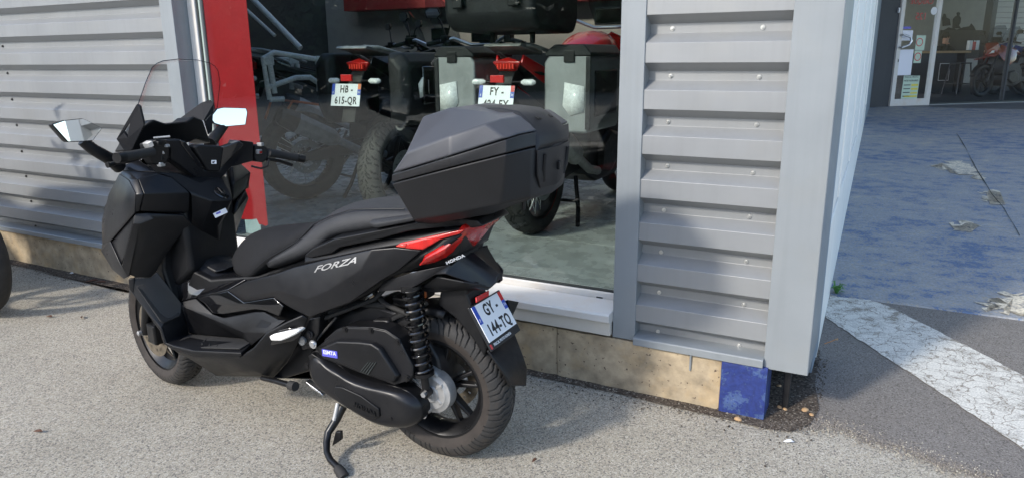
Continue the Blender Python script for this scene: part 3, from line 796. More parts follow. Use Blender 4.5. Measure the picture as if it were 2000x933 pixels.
# shoulder band between cowl and glove box
pan('shoulder_panel', [(1.376, 0.199, 0.9906), (1.254, 0.249, 0.9804), (1.203, 0.25, 0.9898), (1.163, 0.188, 1.005), (1.186, 0.19, 1.01), (1.352, 0.2, 1.005), (1.18, 0.284, 0.9385), (1.157, 0.268, 0.9378), (1.198, 0.286, 0.8673), (1.19, 0.27, 0.8681)],
    [(0, 1, 2, 5), (5, 2, 3, 4), (1, 6, 7, 2), (6, 8, 9, 7)], 'plastic_grey', hint=(-1, .6, .3), solid=0.012)
poly('upper_cowl', [(1.357, 0.198, 1.004), (1.344, 0.196, 1.029), (1.315, 0.15, 1.043), (1.176, 0.188, 1.01), (1.241, 0.2, 1.01)], 'plastic_grey', hint=(-.4, .4, 1), solid=0.01)
pan('glove_box_lid', [(1.202, 0.248, 0.9891), (1.163, 0.186, 1.003), (1.135, 0.15, 0.9841), (1.095, 0.112, 0.9209), (1.157, 0.266, 0.9392), (1.111, 0.112, 0.8477), (1.124, 0.122, 0.8361), (1.191, 0.267, 0.8687)],
    [(0, 1, 2, 3, 4), (4, 3, 5, 6, 7)], 'plastic_black', hint=(-1, .3, .4), solid=0.02, bev=0.005, seg=3)
# knee panels
pan('knee_panel', [(1.21, 0.277, 0.8601), (1.18, 0.247, 0.8592), (1.113, 0.142, 0.835), (1.106, 0.115, 0.7955), (1.138, 0.125, 0.7713), (1.214, 0.17, 0.6654), (1.251, 0.188, 0.6031), (1.269, 0.205, 0.5803), (1.303, 0.25, 0.5867), (1.318, 0.268, 0.5981), (1.329, 0.279, 0.6379), (1.214, 0.288, 0.8228), (1.191, 0.273, 0.8217), (1.16, 0.24, 0.839), (1.256, 0.262, 0.6969), (1.246, 0.243, 0.6887), (1.324, 0.266, 0.6045), (1.301, 0.248, 0.5909)],
    [(0, 1, 13, 12, 11), (1, 2, 3, 4, 13), (11, 12, 14, 16, 9, 10), (12, 13, 15, 17, 16, 14), (13, 4, 5, 6, 7, 8, 17, 15)], 'plastic_black', hint=(-1, .6, .1), solid=0.012, bev=0.005, seg=3)
poly('side_inlay', [(1.22, 0.272, 0.8565), (1.425, 0.243, 0.7183), (1.359, 0.262, 0.637), (1.314, 0.272, 0.6805), (1.228, 0.28, 0.8198)], 'plastic_grey', hint=(0, 1, 0), solid=0.01)
# ---- foot boards: slanted front rest, flat tread plate, outer skirt
pan('footboard', [(1.3, 0.252, 0.5867), (1.269, 0.205, 0.5793), (1.248, 0.19, 0.603), (1.177, 0.15, 0.4663), (1.178, 0.135, 0.3414), (1.183, 0.13, 0.3261), (0.871, 0.13, 0.3563), (0.7799, 0.17, 0.3773), (0.7633, 0.252, 0.3632), (1.016, 0.252, 0.3276), (1.128, 0.252, 0.3273), (1.172, 0.252, 0.3335), (1.183, 0.254, 0.3955), (1.24, 0.256, 0.4501), (1.311, 0.258, 0.5259), (1.183, 0.158, 0.4111), (1.186, 0.235, 0.407)],
    [(0, 1, 2, 3, 15, 16, 12, 13, 14), (3, 4, 5, 11, 12, 16, 15), (5, 6, 7, 8, 9, 10, 11)], 'plastic_black', hint=(-.4, .1, 1), solid=0.014, bev=0.005, seg=3)
pan('foot_mat', [(a[0] - .006, a[1], a[2] + .005) for a in ((1.303, 0.252, 0.5482), (1.293, 0.232, 0.5523), (1.274, 0.204, 0.539), (1.178, 0.164, 0.4158), (1.184, 0.205, 0.4103), (1.184, 0.24, 0.4085), (1.19, 0.25, 0.4185), (1.286, 0.229, 0.5181), (1.205, 0.2, 0.4316))],
    [(0, 1, 7), (1, 2, 3, 8, 7), (0, 7, 8, 4, 5, 6), (8, 3, 4)], 'rubber', hint=(-1, .2, .6), solid=0.006, bev=0.003)
pan('foot_mat', [(a[0], a[1], a[2] + .005) for a in ((1.135, 0.235, 0.3294), (1.163, 0.145, 0.3279), (0.8614, 0.145, 0.3597), (0.7781, 0.19, 0.3739), (0.7863, 0.235, 0.3655), (1.036, 0.235, 0.3272))], [tuple(range(6))], 'rubber', hint=(0, 0, 1), solid=0.005, bev=0.002)
for t in (.18, .3, .42, .54, .66, .78):
    for sg in (1, -1):
        tube('tread_rib', [(1.10 - .34 * t, sg * .165, .340 + .012 * t), (1.06 - .34 * t, sg * .225, .345 + .015 * t)], 0.0035, 'rubber', sc, n=6)
# outer skirt under the foot board and belly fairing
pan('skirt', [(1.318, 0.268, 0.5854), (1.298, 0.255, 0.5878), (1.31, 0.2585, 0.5262), (1.33, 0.262, 0.5384), (1.238, 0.257, 0.4497), (1.182, 0.255, 0.3951), (1.171, 0.253, 0.3317), (1.128, 0.2525, 0.3256), (1.016, 0.2525, 0.3259), (0.763, 0.2525, 0.3616), (0.7741, 0.25, 0.3419), (1.022, 0.25, 0.3044), (1.143, 0.25, 0.3081), (1.188, 0.25, 0.3254), (1.198, 0.252, 0.3807)],
    [(0, 1, 2, 3), (3, 2, 4, 5, 14), (14, 5, 6, 13), (13, 6, 7, 12), (12, 7, 8, 11), (11, 8, 9, 10)], 'plastic_black', hint=(0, 1, 0), solid=0.012)
pan('belly_fairing', [(1.138, 0.247, 0.3059), (1.026, 0.247, 0.3005), (0.7778, 0.247, 0.3381), (0.7017, 0.247, 0.3897), (0.6366, 0.24, 0.4584), (0.5515, 0.222, 0.5073), (0.4926, 0.205, 0.5357), (0.4793, 0.19, 0.5229), (0.5184, 0.185, 0.4578), (0.5615, 0.18, 0.3881), (0.6265, 0.165, 0.3083), (0.7212, 0.145, 0.2222), (0.7673, 0.16, 0.2336), (1.018, 0.158, 0.1794), (1.094, 0.2, 0.2493), (0.7735, 0.205, 0.2768), (0.651, 0.215, 0.364), (0.6394, 0.23, 0.4068)],
    [(0, 1, 14), (1, 2, 15, 13, 14), (2, 3, 4, 17, 16, 15), (4, 5, 6, 7, 8, 17), (17, 8, 9, 16), (16, 9, 10, 11, 12, 15), (15, 12, 13)], 'plastic_black', hint=(0, 1, -.2), solid=0.012, bev=0.005)
# front under-fairing closing the belly
pan('belly_pan', [(1.107, 0.19, 0.2418), (1.022, 0.155, 0.1764), (0.7727, 0.155, 0.2295), (0.7264, 0.14, 0.2181), (.62, .0, .175), (.95, .0, .165), (1.12, .0, .22)], [(0, 1, 5, 6), (1, 2, 4, 5), (2, 3, 4)], 'plastic_black', hint=(0, 0, -1), solid=0.006)
# ---- glossy tunnel and its inlays
pan('tunnel_side', [(1.199, 0.098, 0.6022), (1.048, 0.095, 0.5612), (1.082, 0.125, 0.5249), (1.109, 0.138, 0.4949), (1.213, 0.14, 0.4618), (1.308, 0.155, 0.5891), (1.253, 0.12, 0.6307), (1.171, 0.09, 0.6833)],
    [(0, 1, 2, 3, 4), (0, 4, 5, 6, 7)], 'gloss_black', hint=(-.2, 1, .4), solid=0.01, bev=0.006)
pan('tunnel_lower', [(1.21, 0.142, 0.4628), (1.107, 0.14, 0.4944), (1, 0.155, 0.4468), (0.9419, 0.16, 0.4436), (0.7477, 0.18, 0.5048), (0.6928, 0.19, 0.5164), (0.6158, 0.2, 0.5016), (0.5739, 0.205, 0.5077), (0.6387, 0.238, 0.4573), (0.7623, 0.2, 0.3729), (0.8663, 0.14, 0.3609), (1.177, 0.135, 0.329), (1.171, 0.14, 0.3443), (1.179, 0.148, 0.4653), (0.8054, 0.19, 0.415), (1.171, 0.145, 0.4481)],
    [(0, 1, 2, 3, 14, 15), (3, 4, 5, 6, 7, 8, 14), (15, 14, 10, 11, 12, 13), (14, 8, 9, 10), (0, 15, 13)], 'plastic_black', hint=(-.2, 1, .4), solid=0.01, bev=0.005)
pan('tunnel_inlay', [(1.109, 0.135, 0.4939), (0.9117, 0.148, 0.5561), (0.8186, 0.162, 0.5259), (0.6447, 0.182, 0.5779), (0.5929, 0.19, 0.5527), (0.6191, 0.19, 0.5083), (0.7025, 0.18, 0.5159), (0.7549, 0.172, 0.5098), (0.9455, 0.155, 0.4551), (1.012, 0.15, 0.448), (1.06, 0.14, 0.4768)],
    [tuple(range(11))], 'gloss_black', hint=(-.2, 1, .3), solid=0.01, bev=0.004)
tl = [(1.188, 0.092, 0.616), (1.184, 0.045, 0.6807), (1.17, -0.05, 0.6782), (1.115, -0.09, 0.6132), (1.074, -0.04, 0.5723), (1.032, 0.055, 0.5702), (1.026, 0.092, 0.5654), (1.176, 0.085, 0.6226)]
mk('tunnel_top', [(1.195, .095, .615), (1.035, .095, .565), (1.00, .06, .585), (1.00, -.06, .585), (1.035, -.095, .565), (1.195, -.095, .615), (1.225, -.05, .675), (1.225, .05, .675)], [tuple(range(8))], 'plastic_grey', sc, bev=0.006, solid=0.02, hint=(-.3, 0, 1))
mk('fuel_lid', [(1.185, .07, .622), (1.06, .07, .584), (1.03, .04, .592), (1.03, -.04, .592), (1.06, -.07, .584), (1.185, -.07, .622), (1.205, -.04, .660), (1.205, .04, .660)], [tuple(range(8))], 'plastic_black', sc, bev=0.005, solid=0.012, off=1, hint=(-.3, 0, 1))
pan('under_seat_panel', [(1.047, 0.096, 0.5616), (0.9956, 0.09, 0.5849), (0.936, 0.085, 0.6034), (0.8393, 0.12, 0.6033), (0.9135, 0.146, 0.5579), (1.111, 0.136, 0.4953), (1.085, 0.122, 0.5244)], [(0, 1, 2, 3, 4, 5, 6)], 'gloss_black', hint=(-.2, 1, .6), solid=0.01)
# ---- steering column cover with ignition
mk('console', [(1.183, 0.185, 1.008), (1.137, 0.15, 0.9836), (1.091, 0.11, 0.9175), (1.043, 0.055, 0.8809), (1.027, -0.03, 0.8713), (1.05, -0.045, 0.8941), (1.113, -0.06, 0.9671), (1.106, 0.05, 0.9445), (1.131, 0.12, 0.9931), (1.115, 0.06, 0.7599), (1.098, -0.005, 0.7572), (1.093, 0.117, 0.8325), (1.152, 0.085, 0.7574), (1.16, 0.04, 0.7024), (1.117, -0.02, 0.702), (1.16, -.11, .92), (1.15, -.11, .78), (1.18, -.11, .64), (1.17, -.15, .99), (1.30, -.12, 1.02), (1.30, .12, 1.02)],
   [(0, 1, 2, 3, 7, 8), (3, 4, 5, 6, 7), (2, 11, 9, 3), (3, 9, 10, 4), (11, 12, 13, 9), (9, 13, 14, 10), (4, 10, 16, 15), (10, 14, 17, 16), (5, 4, 15, 18), (6, 5, 18, 19), (8, 7, 6, 19, 20), (0, 8, 20)], 'plastic_black', sc, bev=0.006, seg=3, hint=(-1, 0, .5))
ig = empty('ignition_panel', (1.072, -0.012, 0.8969), parent=sc, rot=(R(6), R(-38), 0))
mk('bezel', *lathe_vf([(0, .012), (.036, .012), (.040, .008), (.040, 0)], 24, 'z'), 'gloss_black', ig).scale = (1, .8, 1)
lathe('ring', [(.014, .012), (.014, .018), (.023, .018), (.023, .012)], 'metal_black', ig, n=24, axis='z', center=(0, .010, 0))
box('key_knob', -.018, .018, .007, .013, .012, .021, 'metal_black', ig)
for q in (-.014, .0, .014): box('button', q - .006, q + .006, -.030, -.016, .012, .015, 'dark_metal', ig, bev=.001)
mw = frame_mw((1.062, 0.012, 0.8228), (0.15, -1, .13), (.25, .05, 1))
mw = frame_mw(Vector((1.053, 0.02, 0.8252)) + Vector((-.006, 0, 0)), Vector((1.032, -0.005, 0.8379)) - Vector((1.068, 0.045, 0.8155)), (.2, 0, 1))
V, F = box_vf(-.026, .026, -.010, .010, -.003, .001)
mk('caution_sticker', [tuple(mw @ Vector(v)) for v in V], F, 'sticker_white', sc, smooth=False)
V, F = box_vf(-.016, .002, .000, .007, .001, .0016)
mk('sticker_print', [tuple(mw @ Vector(v)) for v in V], F, 'sticker_blue', sc, smooth=False)
# ---- seat
def ring_seat(B, P_, T, under=0.03):
    """Half section bottom-edge, shoulder, top centre mirrored to a full open ring."""
    b = Vector(B); p = Vector(P_); t = Vector(T)
    q = Vector(((p.x + t.x) / 2, p.y * 0.62, p.z + (t.z - p.z) * 0.80))
    half = [(b.x, b.y - .03, b.z - under), tuple(b), tuple((b * .5 + p * .5) + Vector((0, .006, .004))), tuple(p), tuple(q), (t.x, 0, t.z)]
    return half + [(v[0], -v[1], v[2]) for v in reversed(half[:-1])]
vin = [((0.7568, 0.15, 0.6525), (0.7436, 0.152, 0.671), (.755, 0, .70)), ((0.5938, 0.165, 0.7215), (0.6178, 0.158, 0.7405), (.62, 0, .762)), ((0.4785, 0.17, 0.7676), (0.5346, 0.152, 0.7924), (.55, 0, .802)),
       ((0.4321, 0.172, 0.7951), (0.4624, 0.14, 0.8582), (.50, 0, .862)), ((0.3867, 0.172, 0.8387), (0.39, 0.14, 0.8929), (.44, 0, .902)), ((0.3221, 0.172, 0.859), (0.3279, 0.142, 0.916), (.375, 0, .927)), ((0.2028, 0.167, 0.8831), (0.2478, 0.142, 0.9318), (.30, 0, .938)), ((0.1162, 0.158, 0.8999), (0.1457, 0.136, 0.9392), (.19, 0, .940)), ((0.0558, 0.15, 0.9114), (0.0836, 0.13, 0.9433), (.06, 0, .945)), ((-.03, .13, .92), (-.04, .12, .945), (-.05, 0, .952))]
V, F = loft([ring_seat(*r) for r in vin])
seat_r = mk('passenger_seat', V, F, 'seat_vinyl', sc, subs=2, sharp=80)
fab = [((0.9918, 0.045, 0.6005), (0.9952, 0.042, 0.6146), (1.045, 0, .610)), ((0.9178, 0.085, 0.5983), (0.9214, 0.08, 0.6489), (1.028, 0, .660)), ((0.8367, 0.125, 0.6116), (0.8252, 0.112, 0.6938), (.965, 0, .735)), ((0.7589, 0.15, 0.6563), (0.7407, 0.13, 0.7406), (.885, 0, .776)), ((0.6725, 0.156, 0.7167), (0.6545, 0.135, 0.7809), (.785, 0, .797)), ((0.5775, 0.156, 0.7648), (0.5713, 0.13, 0.8137), (.69, 0, .806)), ((0.5238, 0.15, 0.7981), (0.5204, 0.125, 0.8349), (.62, 0, .812)), ((0.4669, 0.138, 0.8543), (0.4753, 0.12, 0.8534), (.545, 0, .850))]
V, F = loft([ring_seat(*r) for r in fab])
seat_f = mk('rider_seat', V, F, 'seat_fabric', sc, subs=2, sharp=80)
for sg in (1, -1):
    pts = [(0.7534, 0.155, 0.6604), (0.6673, 0.161, 0.7206), (0.5932, 0.161, 0.7585), (0.5266, 0.155, 0.797), (0.4605, 0.142, 0.8603), (0.3865, 0.144, 0.8948), (0.293, 0.146, 0.9267), (0.2447, 0.146, 0.9336), (0.0808, 0.134, 0.945)]
    tube('piping', [(p[0], sg * (p[1] + .002), p[2]) for p in pts], .0022, 'plastic_black', seat_r, n=6)
# ---- side fairing
sf_v = [(0.9094, 0.15, 0.5575), (0.792, 0.165, 0.616), (0.6217, 0.178, 0.6705), (0.5319, 0.184, 0.707), (0.3527, 0.188, 0.7629), (0.1853, 0.186, 0.8107), (0.0992, 0.176, 0.8239), (0.0015, 0.162, 0.8207), (0.8126, 0.166, 0.5276), (0.6406, 0.186, 0.5802), (0.5695, 0.196, 0.5584), (0.5061, 0.199, 0.5417), (0.4647, 0.199, 0.5331), (0.2818, 0.194, 0.6125), (0.1542, 0.18, 0.7047), (0.092, 0.165, 0.745), (0.1866, 0.158, 0.6997), (0.5982, 0.197, 0.6131), (0.4561, 0.214, 0.606), (0.3604, 0.212, 0.6502), (0.2216, 0.202, 0.7403), (0.0109, 0.164, 0.8181), (0.8567, 0.158, 0.5658), (0.7522, 0.178, 0.5689)]
fair = pan('side_fairing', sf_v, [(0, 1, 22), (1, 2, 17, 23, 22), (0, 22, 23, 8), (8, 23, 17, 9), (2, 3, 18, 17), (3, 4, 19, 18), (4, 5, 20, 19), (9, 17, 18, 11, 10), (11, 18, 19, 13, 12), (13, 19, 20, 14), (5, 6, 7, 15, 14, 20)], 'plastic_grey', hint=(0, 1, .1), solid=0.010, bev=0.005, seg=3)
fa, fb = Vector((0.4627, 0.212, 0.7015)), Vector((0.2201, 0.206, 0.776))
mw = frame_mw((fa + fb) / 2 + Vector((0, .004, 0)), fb - fa, (0, .12, 1))
def wrap_on(o, target, lift=.0016):
    """Lay lettering onto a panel: move its vertices sideways onto the panel's surface."""
    dg = bpy.context.evaluated_depsgraph_get(); te = target.evaluated_get(dg)
    for v in o.data.vertices:
        ok, loc, nrm, idx = te.ray_cast(Vector((v.co.x, .6, v.co.z)), Vector((0, -1, 0)))
        if ok: v.co.y = loc.y + lift
lt = text_mesh('model_lettering', 'FORZA', 0.028, 'silver_print', sc, mw, depth=0.0, shear=0.55, sx=2.2, bold=0.0004)
bpy.context.view_layer.update(); wrap_on(lt, fair)
# tail cover under the grab rail and behind the seat
pan('tail_cover', [(0.4882, 0.172, 0.7479), (0.3334, 0.165, 0.7936), (0.1636, 0.155, 0.842), (0.0209, 0.145, 0.8641), (-0.1293, 0.115, 0.8975), (-0.157, 0.062, 0.915), (-.16, .0, .915), (.05, .0, .94), (0.1004, 0.172, 0.8301), (0.1984, 0.183, 0.809), (0.3552, 0.185, 0.7627), (0.4834, 0.182, 0.7269)],
    [(0, 1, 10, 11), (1, 2, 9, 10), (2, 3, 8, 9), (3, 4, 8), (3, 5, 4), (2, 7, 6, 5, 3)], 'plastic_black', hint=(0, 1, .6), solid=0.008)
# ---- grab rails
gr = [(0.4829, 0.182, 0.7511), (0.4397, 0.186, 0.7835), (0.3322, 0.19, 0.8318), (0.1798, 0.188, 0.8701), (0.0096, 0.175, 0.9107), (0.0057, 0.165, 0.9119), (-0.096, 0.115, 0.9172), (-0.1501, 0.07, 0.9192), (-0.1568, 0.066, 0.9128), (-0.1154, 0.11, 0.9027), (0.01, 0.16, 0.8891), (0.0455, 0.168, 0.8815), (0.106, 0.176, 0.8634), (0.1453, 0.18, 0.8497), (0.2065, 0.184, 0.8329), (0.3172, 0.187, 0.8026), (0.3551, 0.187, 0.7774), (0.4447, 0.184, 0.7514)]
def rail(sg):
    n = len(gr); V = [(p[0], sg * p[1], p[2]) for p in gr] + [(p[0], sg * (p[1] - .048), p[2] + (.012 if i < 9 else 0)) for i, p in enumerate(gr)]
    F = [tuple(range(n)), tuple(range(2 * n - 1, n - 1, -1))] + [(i, (i + 1) % n, (i + 1) % n + n, i + n) for i in range(n)]
    o = mk('grab_rail', V, F, 'plastic_black', sc, bev=0.005, seg=3)
    pd = [(0.1869, 0.186, 0.8916), (0.1879, 0.16, 0.8972), (0.0423, 0.145, 0.9248), (0.0202, 0.172, 0.92), (0.1549, 0.189, 0.8875), (0.1695, 0.189, 0.8875)]
    V = [(p[0], sg * p[1], p[2] + .004) for p in pd]
    mk('rail_pad', V, [tuple(range(6))], 'seat_vinyl', o, solid=0.016, bev=0.004, hint=(0, sg * .2, 1), off=0)
rail(1); rail(-1)
# ---- tail lamps
def lamp(sg):
    def fl(V): return [(p[0], sg * p[1], p[2]) for p in V]
    up = fl([(0.0951, 0.178, 0.829), (0.0773, 0.174, 0.8413), (-0.0587, 0.16, 0.8791), (-0.1495, 0.146, 0.9024), (-0.1319, 0.15, 0.8856), (-0.0708, 0.162, 0.8662), (-0.0056, 0.171, 0.8268), (0.0441, 0.176, 0.8252)])
    o = mk('tail_lamp', up, [(0, 1, 2, 5, 6, 7), (2, 3, 4, 5)], 'red_lens', sc, solid=0.02, bev=0.003, hint=(0, sg, .2))
    lo = fl([(0.0159, 0.162, 0.7665), (-0.0097, 0.166, 0.794), (-0.0842, 0.158, 0.8347), (-0.1303, 0.138, 0.8752), (-0.1433, 0.12, 0.899), (-0.145, 0.04, 0.9042), (-0.1511, 0, 0.8857), (-0.1038, 0, 0.8066), (-0.0997, 0.03, 0.8082), (-0.1046, 0.095, 0.829), (-0.0674, 0.132, 0.7954), (-0.0359, 0.148, 0.783)])
    mk('lamp_lens', lo, [(0, 1, 2, 10, 11), (2, 3, 9, 10), (3, 4, 5, 7, 8, 9), (5, 6, 7)], 'red_lens', o, solid=0.02, bev=0.003, hint=(0, sg, .2))
    br = [(p[0], p[1] + sg * .003, p[2]) for p in fl([(0.0909, 0.177, 0.8292), (0.0714, 0.174, 0.8388), (0.0517, 0.172, 0.8425), (0.0564, 0.175, 0.8288)])]
    mk('light_guide', br, [(0, 1, 2, 3)], 'red_lens_bright', o, solid=0.003, hint=(0, sg, .2))
    inf = fl([(0.0006, 0.166, 0.8238), (-0.0671, 0.156, 0.8628), (-0.1307, 0.146, 0.8836), (-0.1338, 0.146, 0.8759), (-0.0806, 0.152, 0.8318), (-0.0058, 0.16, 0.791), (0.0186, 0.158, 0.7635), (0.1062, 0.155, 0.7226), (0.1882, 0.156, 0.6978)])
    mk('lamp_housing', inf, [(0, 1, 2, 3, 4, 5, 6, 7, 8)], 'plastic_black', sc, solid=0.015, hint=(0, sg, .2))
lamp(1); lamp(-1)
# central rear end between the lamps
mk('tail_end', [(-.135, .012, .893), (-.135, -.012, .893), (-.085, -.015, .815), (-.085, .015, .815), (-.09, .06, .78), (-.09, -.06, .78), (-.05, .10, .89), (-.05, -.10, .89)], [(0, 1, 2, 3), (3, 2, 5, 4), (0, 6, 7, 1)], 'plastic_black', sc, solid=0.01, hint=(-1, 0, .3), bev=.004)
# rear mudguard: upper shelf, lower shelf
pan('rear_mudguard', [(0.1707, 0.15, 0.6929), (0.0201, 0.155, 0.7488), (-0.0817, 0.138, 0.7764), (-0.0919, 0.075, 0.7833), (-0.0845, 0.02, 0.7782), (-0.1948, 0.022, 0.7136), (-0.198, 0.022, 0.6973), (-0.1859, 0.045, 0.6844), (-0.1644, 0.085, 0.7036), (-0.0775, 0.152, 0.7497), (-0.0404, 0.158, 0.7436), (0.0607, 0.158, 0.6795), (0.1989, 0.15, 0.6505), (-.098, 0, .785), (-.196, 0, .722), (-.198, 0, .704), (-0.0872, 0.128, 0.7722)],
    [(0, 1, 11, 12), (1, 2, 16, 9, 10, 11), (16, 3, 4, 5, 6, 7, 8, 9), (4, 13, 14, 5), (5, 14, 15, 6)], 'plastic_grey', hint=(-.2, .6, .8), solid=0.010, bev=0.006, seg=3)
pan('mudguard_lower', [(0.0336, 0.125, 0.6801), (-0.0347, 0.14, 0.7293), (-0.1296, 0.125, 0.7178), (-0.1675, 0.093, 0.7043), (-0.1825, 0.044, 0.682), (-0.1755, 0.042, 0.6718), (-0.1471, 0.075, 0.684), (-0.0587, 0.105, 0.6752), (-.15, 0, .685), (-.05, 0, .66)], [(0, 1, 2, 7), (2, 3, 6, 7), (3, 4, 5, 6), (6, 5, 8, 9, 7)], 'plastic_black', hint=(0, 1, .3), solid=0.008)
# plate bracket down to the flap
hug = [(-0.0278, 0.085, 0.6435), (-0.0496, 0.09, 0.6672), (-0.1203, 0.075, 0.655), (-0.1964, 0.06, 0.6781), (-.20, .06, .665), (-.225, .07, .60), (-.25, .065, .52), (-.235, .06, .42), (-.14, .075, .50), (-.09, .08, .58)]
slab_v = [(p[0], p[2]) for p in ((-.02, 0, .60), (-.03, 0, .655), (-.13, 0, .680), (-.14, 0, .68), (-.132, 0, .655), (-.175, 0, .56), (-.205, 0, .47), (-.225, 0, .41), (-.255, 0, .335), (-.245, 0, .33), (-.20, 0, .40), (-.14, 0, .50), (-.08, 0, .56))]
slab('tail_core', [(.16, .70), (.02, .735), (-.08, .765), (-.10, .82), (-.08, .88), (.10, .86), (.20, .78)], -.10, .10, 'plastic_black', sc, bev=.01)
slab('mudguard_core', [(.12, .655), (-.02, .70), (-.10, .735), (-.16, .705), (-.13, .685), (-.05, .665), (.02, .65)], -.09, .09, 'plastic_black', sc, bev=.006)
slab('plate_bracket', [(a + .030, b) for a, b in slab_v[:7]] + [(-.165, .44), (-.12, .50), (-.06, .56)], -.062, .062, 'plastic_black', sc, bev=0.006)
fv = [(-0.165, -0.0141, 0.4653), (-0.165, -0.1683, 0.4565), (-0.2, -0.1321, 0.3769), (-0.215, -0.134, 0.3291), (-0.238, -0.0757, 0.2918), (-0.238, 0.0515, 0.3494), (-0.225, 0.068, 0.3943), (-0.19, 0.0776, 0.4754)]
mk('splash_flap', [(p[0] - (.022 if 2 <= i <= 6 else 0), p[1], p[2]) for i, p in enumerate(fv)], [(0, 1, 2, 7), (7, 2, 3, 6), (6, 3, 4, 5)], 'plastic_black', sc, solid=0.010, bev=0.003, hint=(-1, 0, .3))
mk('flap_fin', [(-0.15, -0.1536, 0.5753), (-0.15, -0.255, 0.5338), (-0.19, -0.1171, 0.5318), (-0.17, -0.1354, 0.5489)], [(0, 1, 2, 3)], 'plastic_black', sc, solid=0.02, bev=0.003, hint=(-1, 0, .3))
# number plate
pc = [Vector((-0.142, 0.0916, 0.6182)), Vector((-0.142, -0.1236, 0.6107)), Vector((-0.203, -0.1018, 0.5139)), Vector((-0.203, 0.111, 0.5186))]
ctr = sum(pc, Vector()) / 4
mw = frame_mw(ctr, (pc[1] - pc[0]) + (pc[2] - pc[3]), (pc[0] - pc[3]) + (pc[1] - pc[2]))
npl = empty('number_plate', parent=sc); npl.matrix_local = mw
def plate(par, top, bottom, dep, holder=True, k=1.0):
    if holder:
        V, F = box_vf(-.113, .113, -.094, .070, -.010, -.002); mk('holder', V, F, 'plate_black', par, bev=.003, smooth=False)
    V, F = box_vf(-.105, .105, -.065, .065, -.002, .001); mk('plate_face', V, F, 'white_plate', par, bev=.0008, smooth=False)
    V, F = box_vf(-.105, -.083, .000, .065, .001, .0016); mk('euro_band', V, F, 'plate_blue', par, smooth=False)
    V, F = box_vf(.083, .105, .000, .033, .001, .0016); mk('region_band', V, F, 'plate_blue', par, smooth=False)
    V, F = box_vf(.083, .105, .033, .065, .001, .0016); mk('region_badge', V, F, 'red_reflector' if dep == '34' else 'orange', par, smooth=False)
    I = Matrix.Translation
    text_mesh('plate_text', top, .058, 'plate_black', par, I((.002, .032, .0012)), sx=.78, depth=.0005, bold=.0017, spacing=1.12)
    text_mesh('plate_text', bottom, .058, 'plate_black', par, I((.002, -.034, .0012)), sx=.78, depth=.0005, bold=.0017, spacing=1.12)
    text_mesh('plate_text', 'F', .018, 'white_plate', par, I((-.094, .012, .0018)), depth=.0003)
    text_mesh('plate_text', dep, .018, 'white_plate', par, I((.094, .016, .0018)), depth=.0003, sx=.9)
plate(npl, 'GY -', '144-TQ', '34')
text_mesh('plate_text', 'PASCAL MOTO HONDA', .0145, 'white_plate', npl, Matrix.Translation((-.02, -.0800, -.0016)), depth=.0004, sx=.82)
V, F = box_vf(-.108, -.098, -.088, -.072, -.002, -.0012); mk('dealer_badge', V, F, 'sign_red', npl, smooth=False)
rr = [(-0.128, 0.0403, 0.6423), (-0.128, -0.0529, 0.6383), (-0.133, -0.0426, 0.6219), (-0.133, 0.0479, 0.6257)]
mk('rear_reflector', rr, [(0, 1, 2, 3)], 'red_reflector', sc, solid=.004, bev=.001, hint=(-1, 0, .2), off=-1)
hb = Vector((-0.1111, 0.138, 0.7994)); he = Vector((-0.1259, 0.128, 0.8047))
mw = frame_mw(hb + Vector((0, .006, 0)), Vector((-0.1247, 0.124, 0.8025)) - Vector((-0.0936, 0.143, 0.7874)), (0, .3, 1))
text_mesh('maker_lettering', 'HONDA', .0150, 'sticker_white', sc, mw, depth=.0006, sx=1.15, bold=.0004)
# ---- rear shock absorber
def shock(sg):
    a = Vector((.070, sg * .135, .695)); b = Vector((.036, sg * .118, .292)); ax = (b - a)
    o = tube('shock_absorber', [tuple(a), tuple(a + ax * .42), tuple(a + ax * .421), tuple(a + ax * .82), tuple(a + ax * .821), tuple(b)], [.020, .020, .022, .022, .014, .014], 'metal_black', sc, n=16)
    u = ax.normalized().cross(Vector((0, 1, 0))).normalized(); v = ax.normalized().cross(u)
    pts = []; turns = 12; N = turns * 14
    for i in range(N + 1):
        t = i / N; an = t * turns * 2 * math.pi
        tt = .02 + .78 * (t ** 1.12)
        pts.append(tuple(a + ax * tt + (u * math.cos(an) + v * math.sin(an)) * .032))
    tube('spring', pts, .0052, 'gloss_black', o, n=7)
    for t in (.80, .02): tube('spring_seat', [tuple(a + ax * t), tuple(a + ax * (t + .03))], .037, 'metal_black', o, n=20)
    lathe('eye', [(.008, -.014), (.018, -.014), (.018, .014), (.008, .014)], 'metal_black', o, n=18, axis='y', center=tuple(b), closed=True)
    V, F = join(lathe_vf([(0, .014), (.010, .014), (.010, .024), (0, .024)], 6, 'y', tuple(b)))
    mk('bolt', V, F, 'alloy_bright', o)
shock(1); shock(-1)
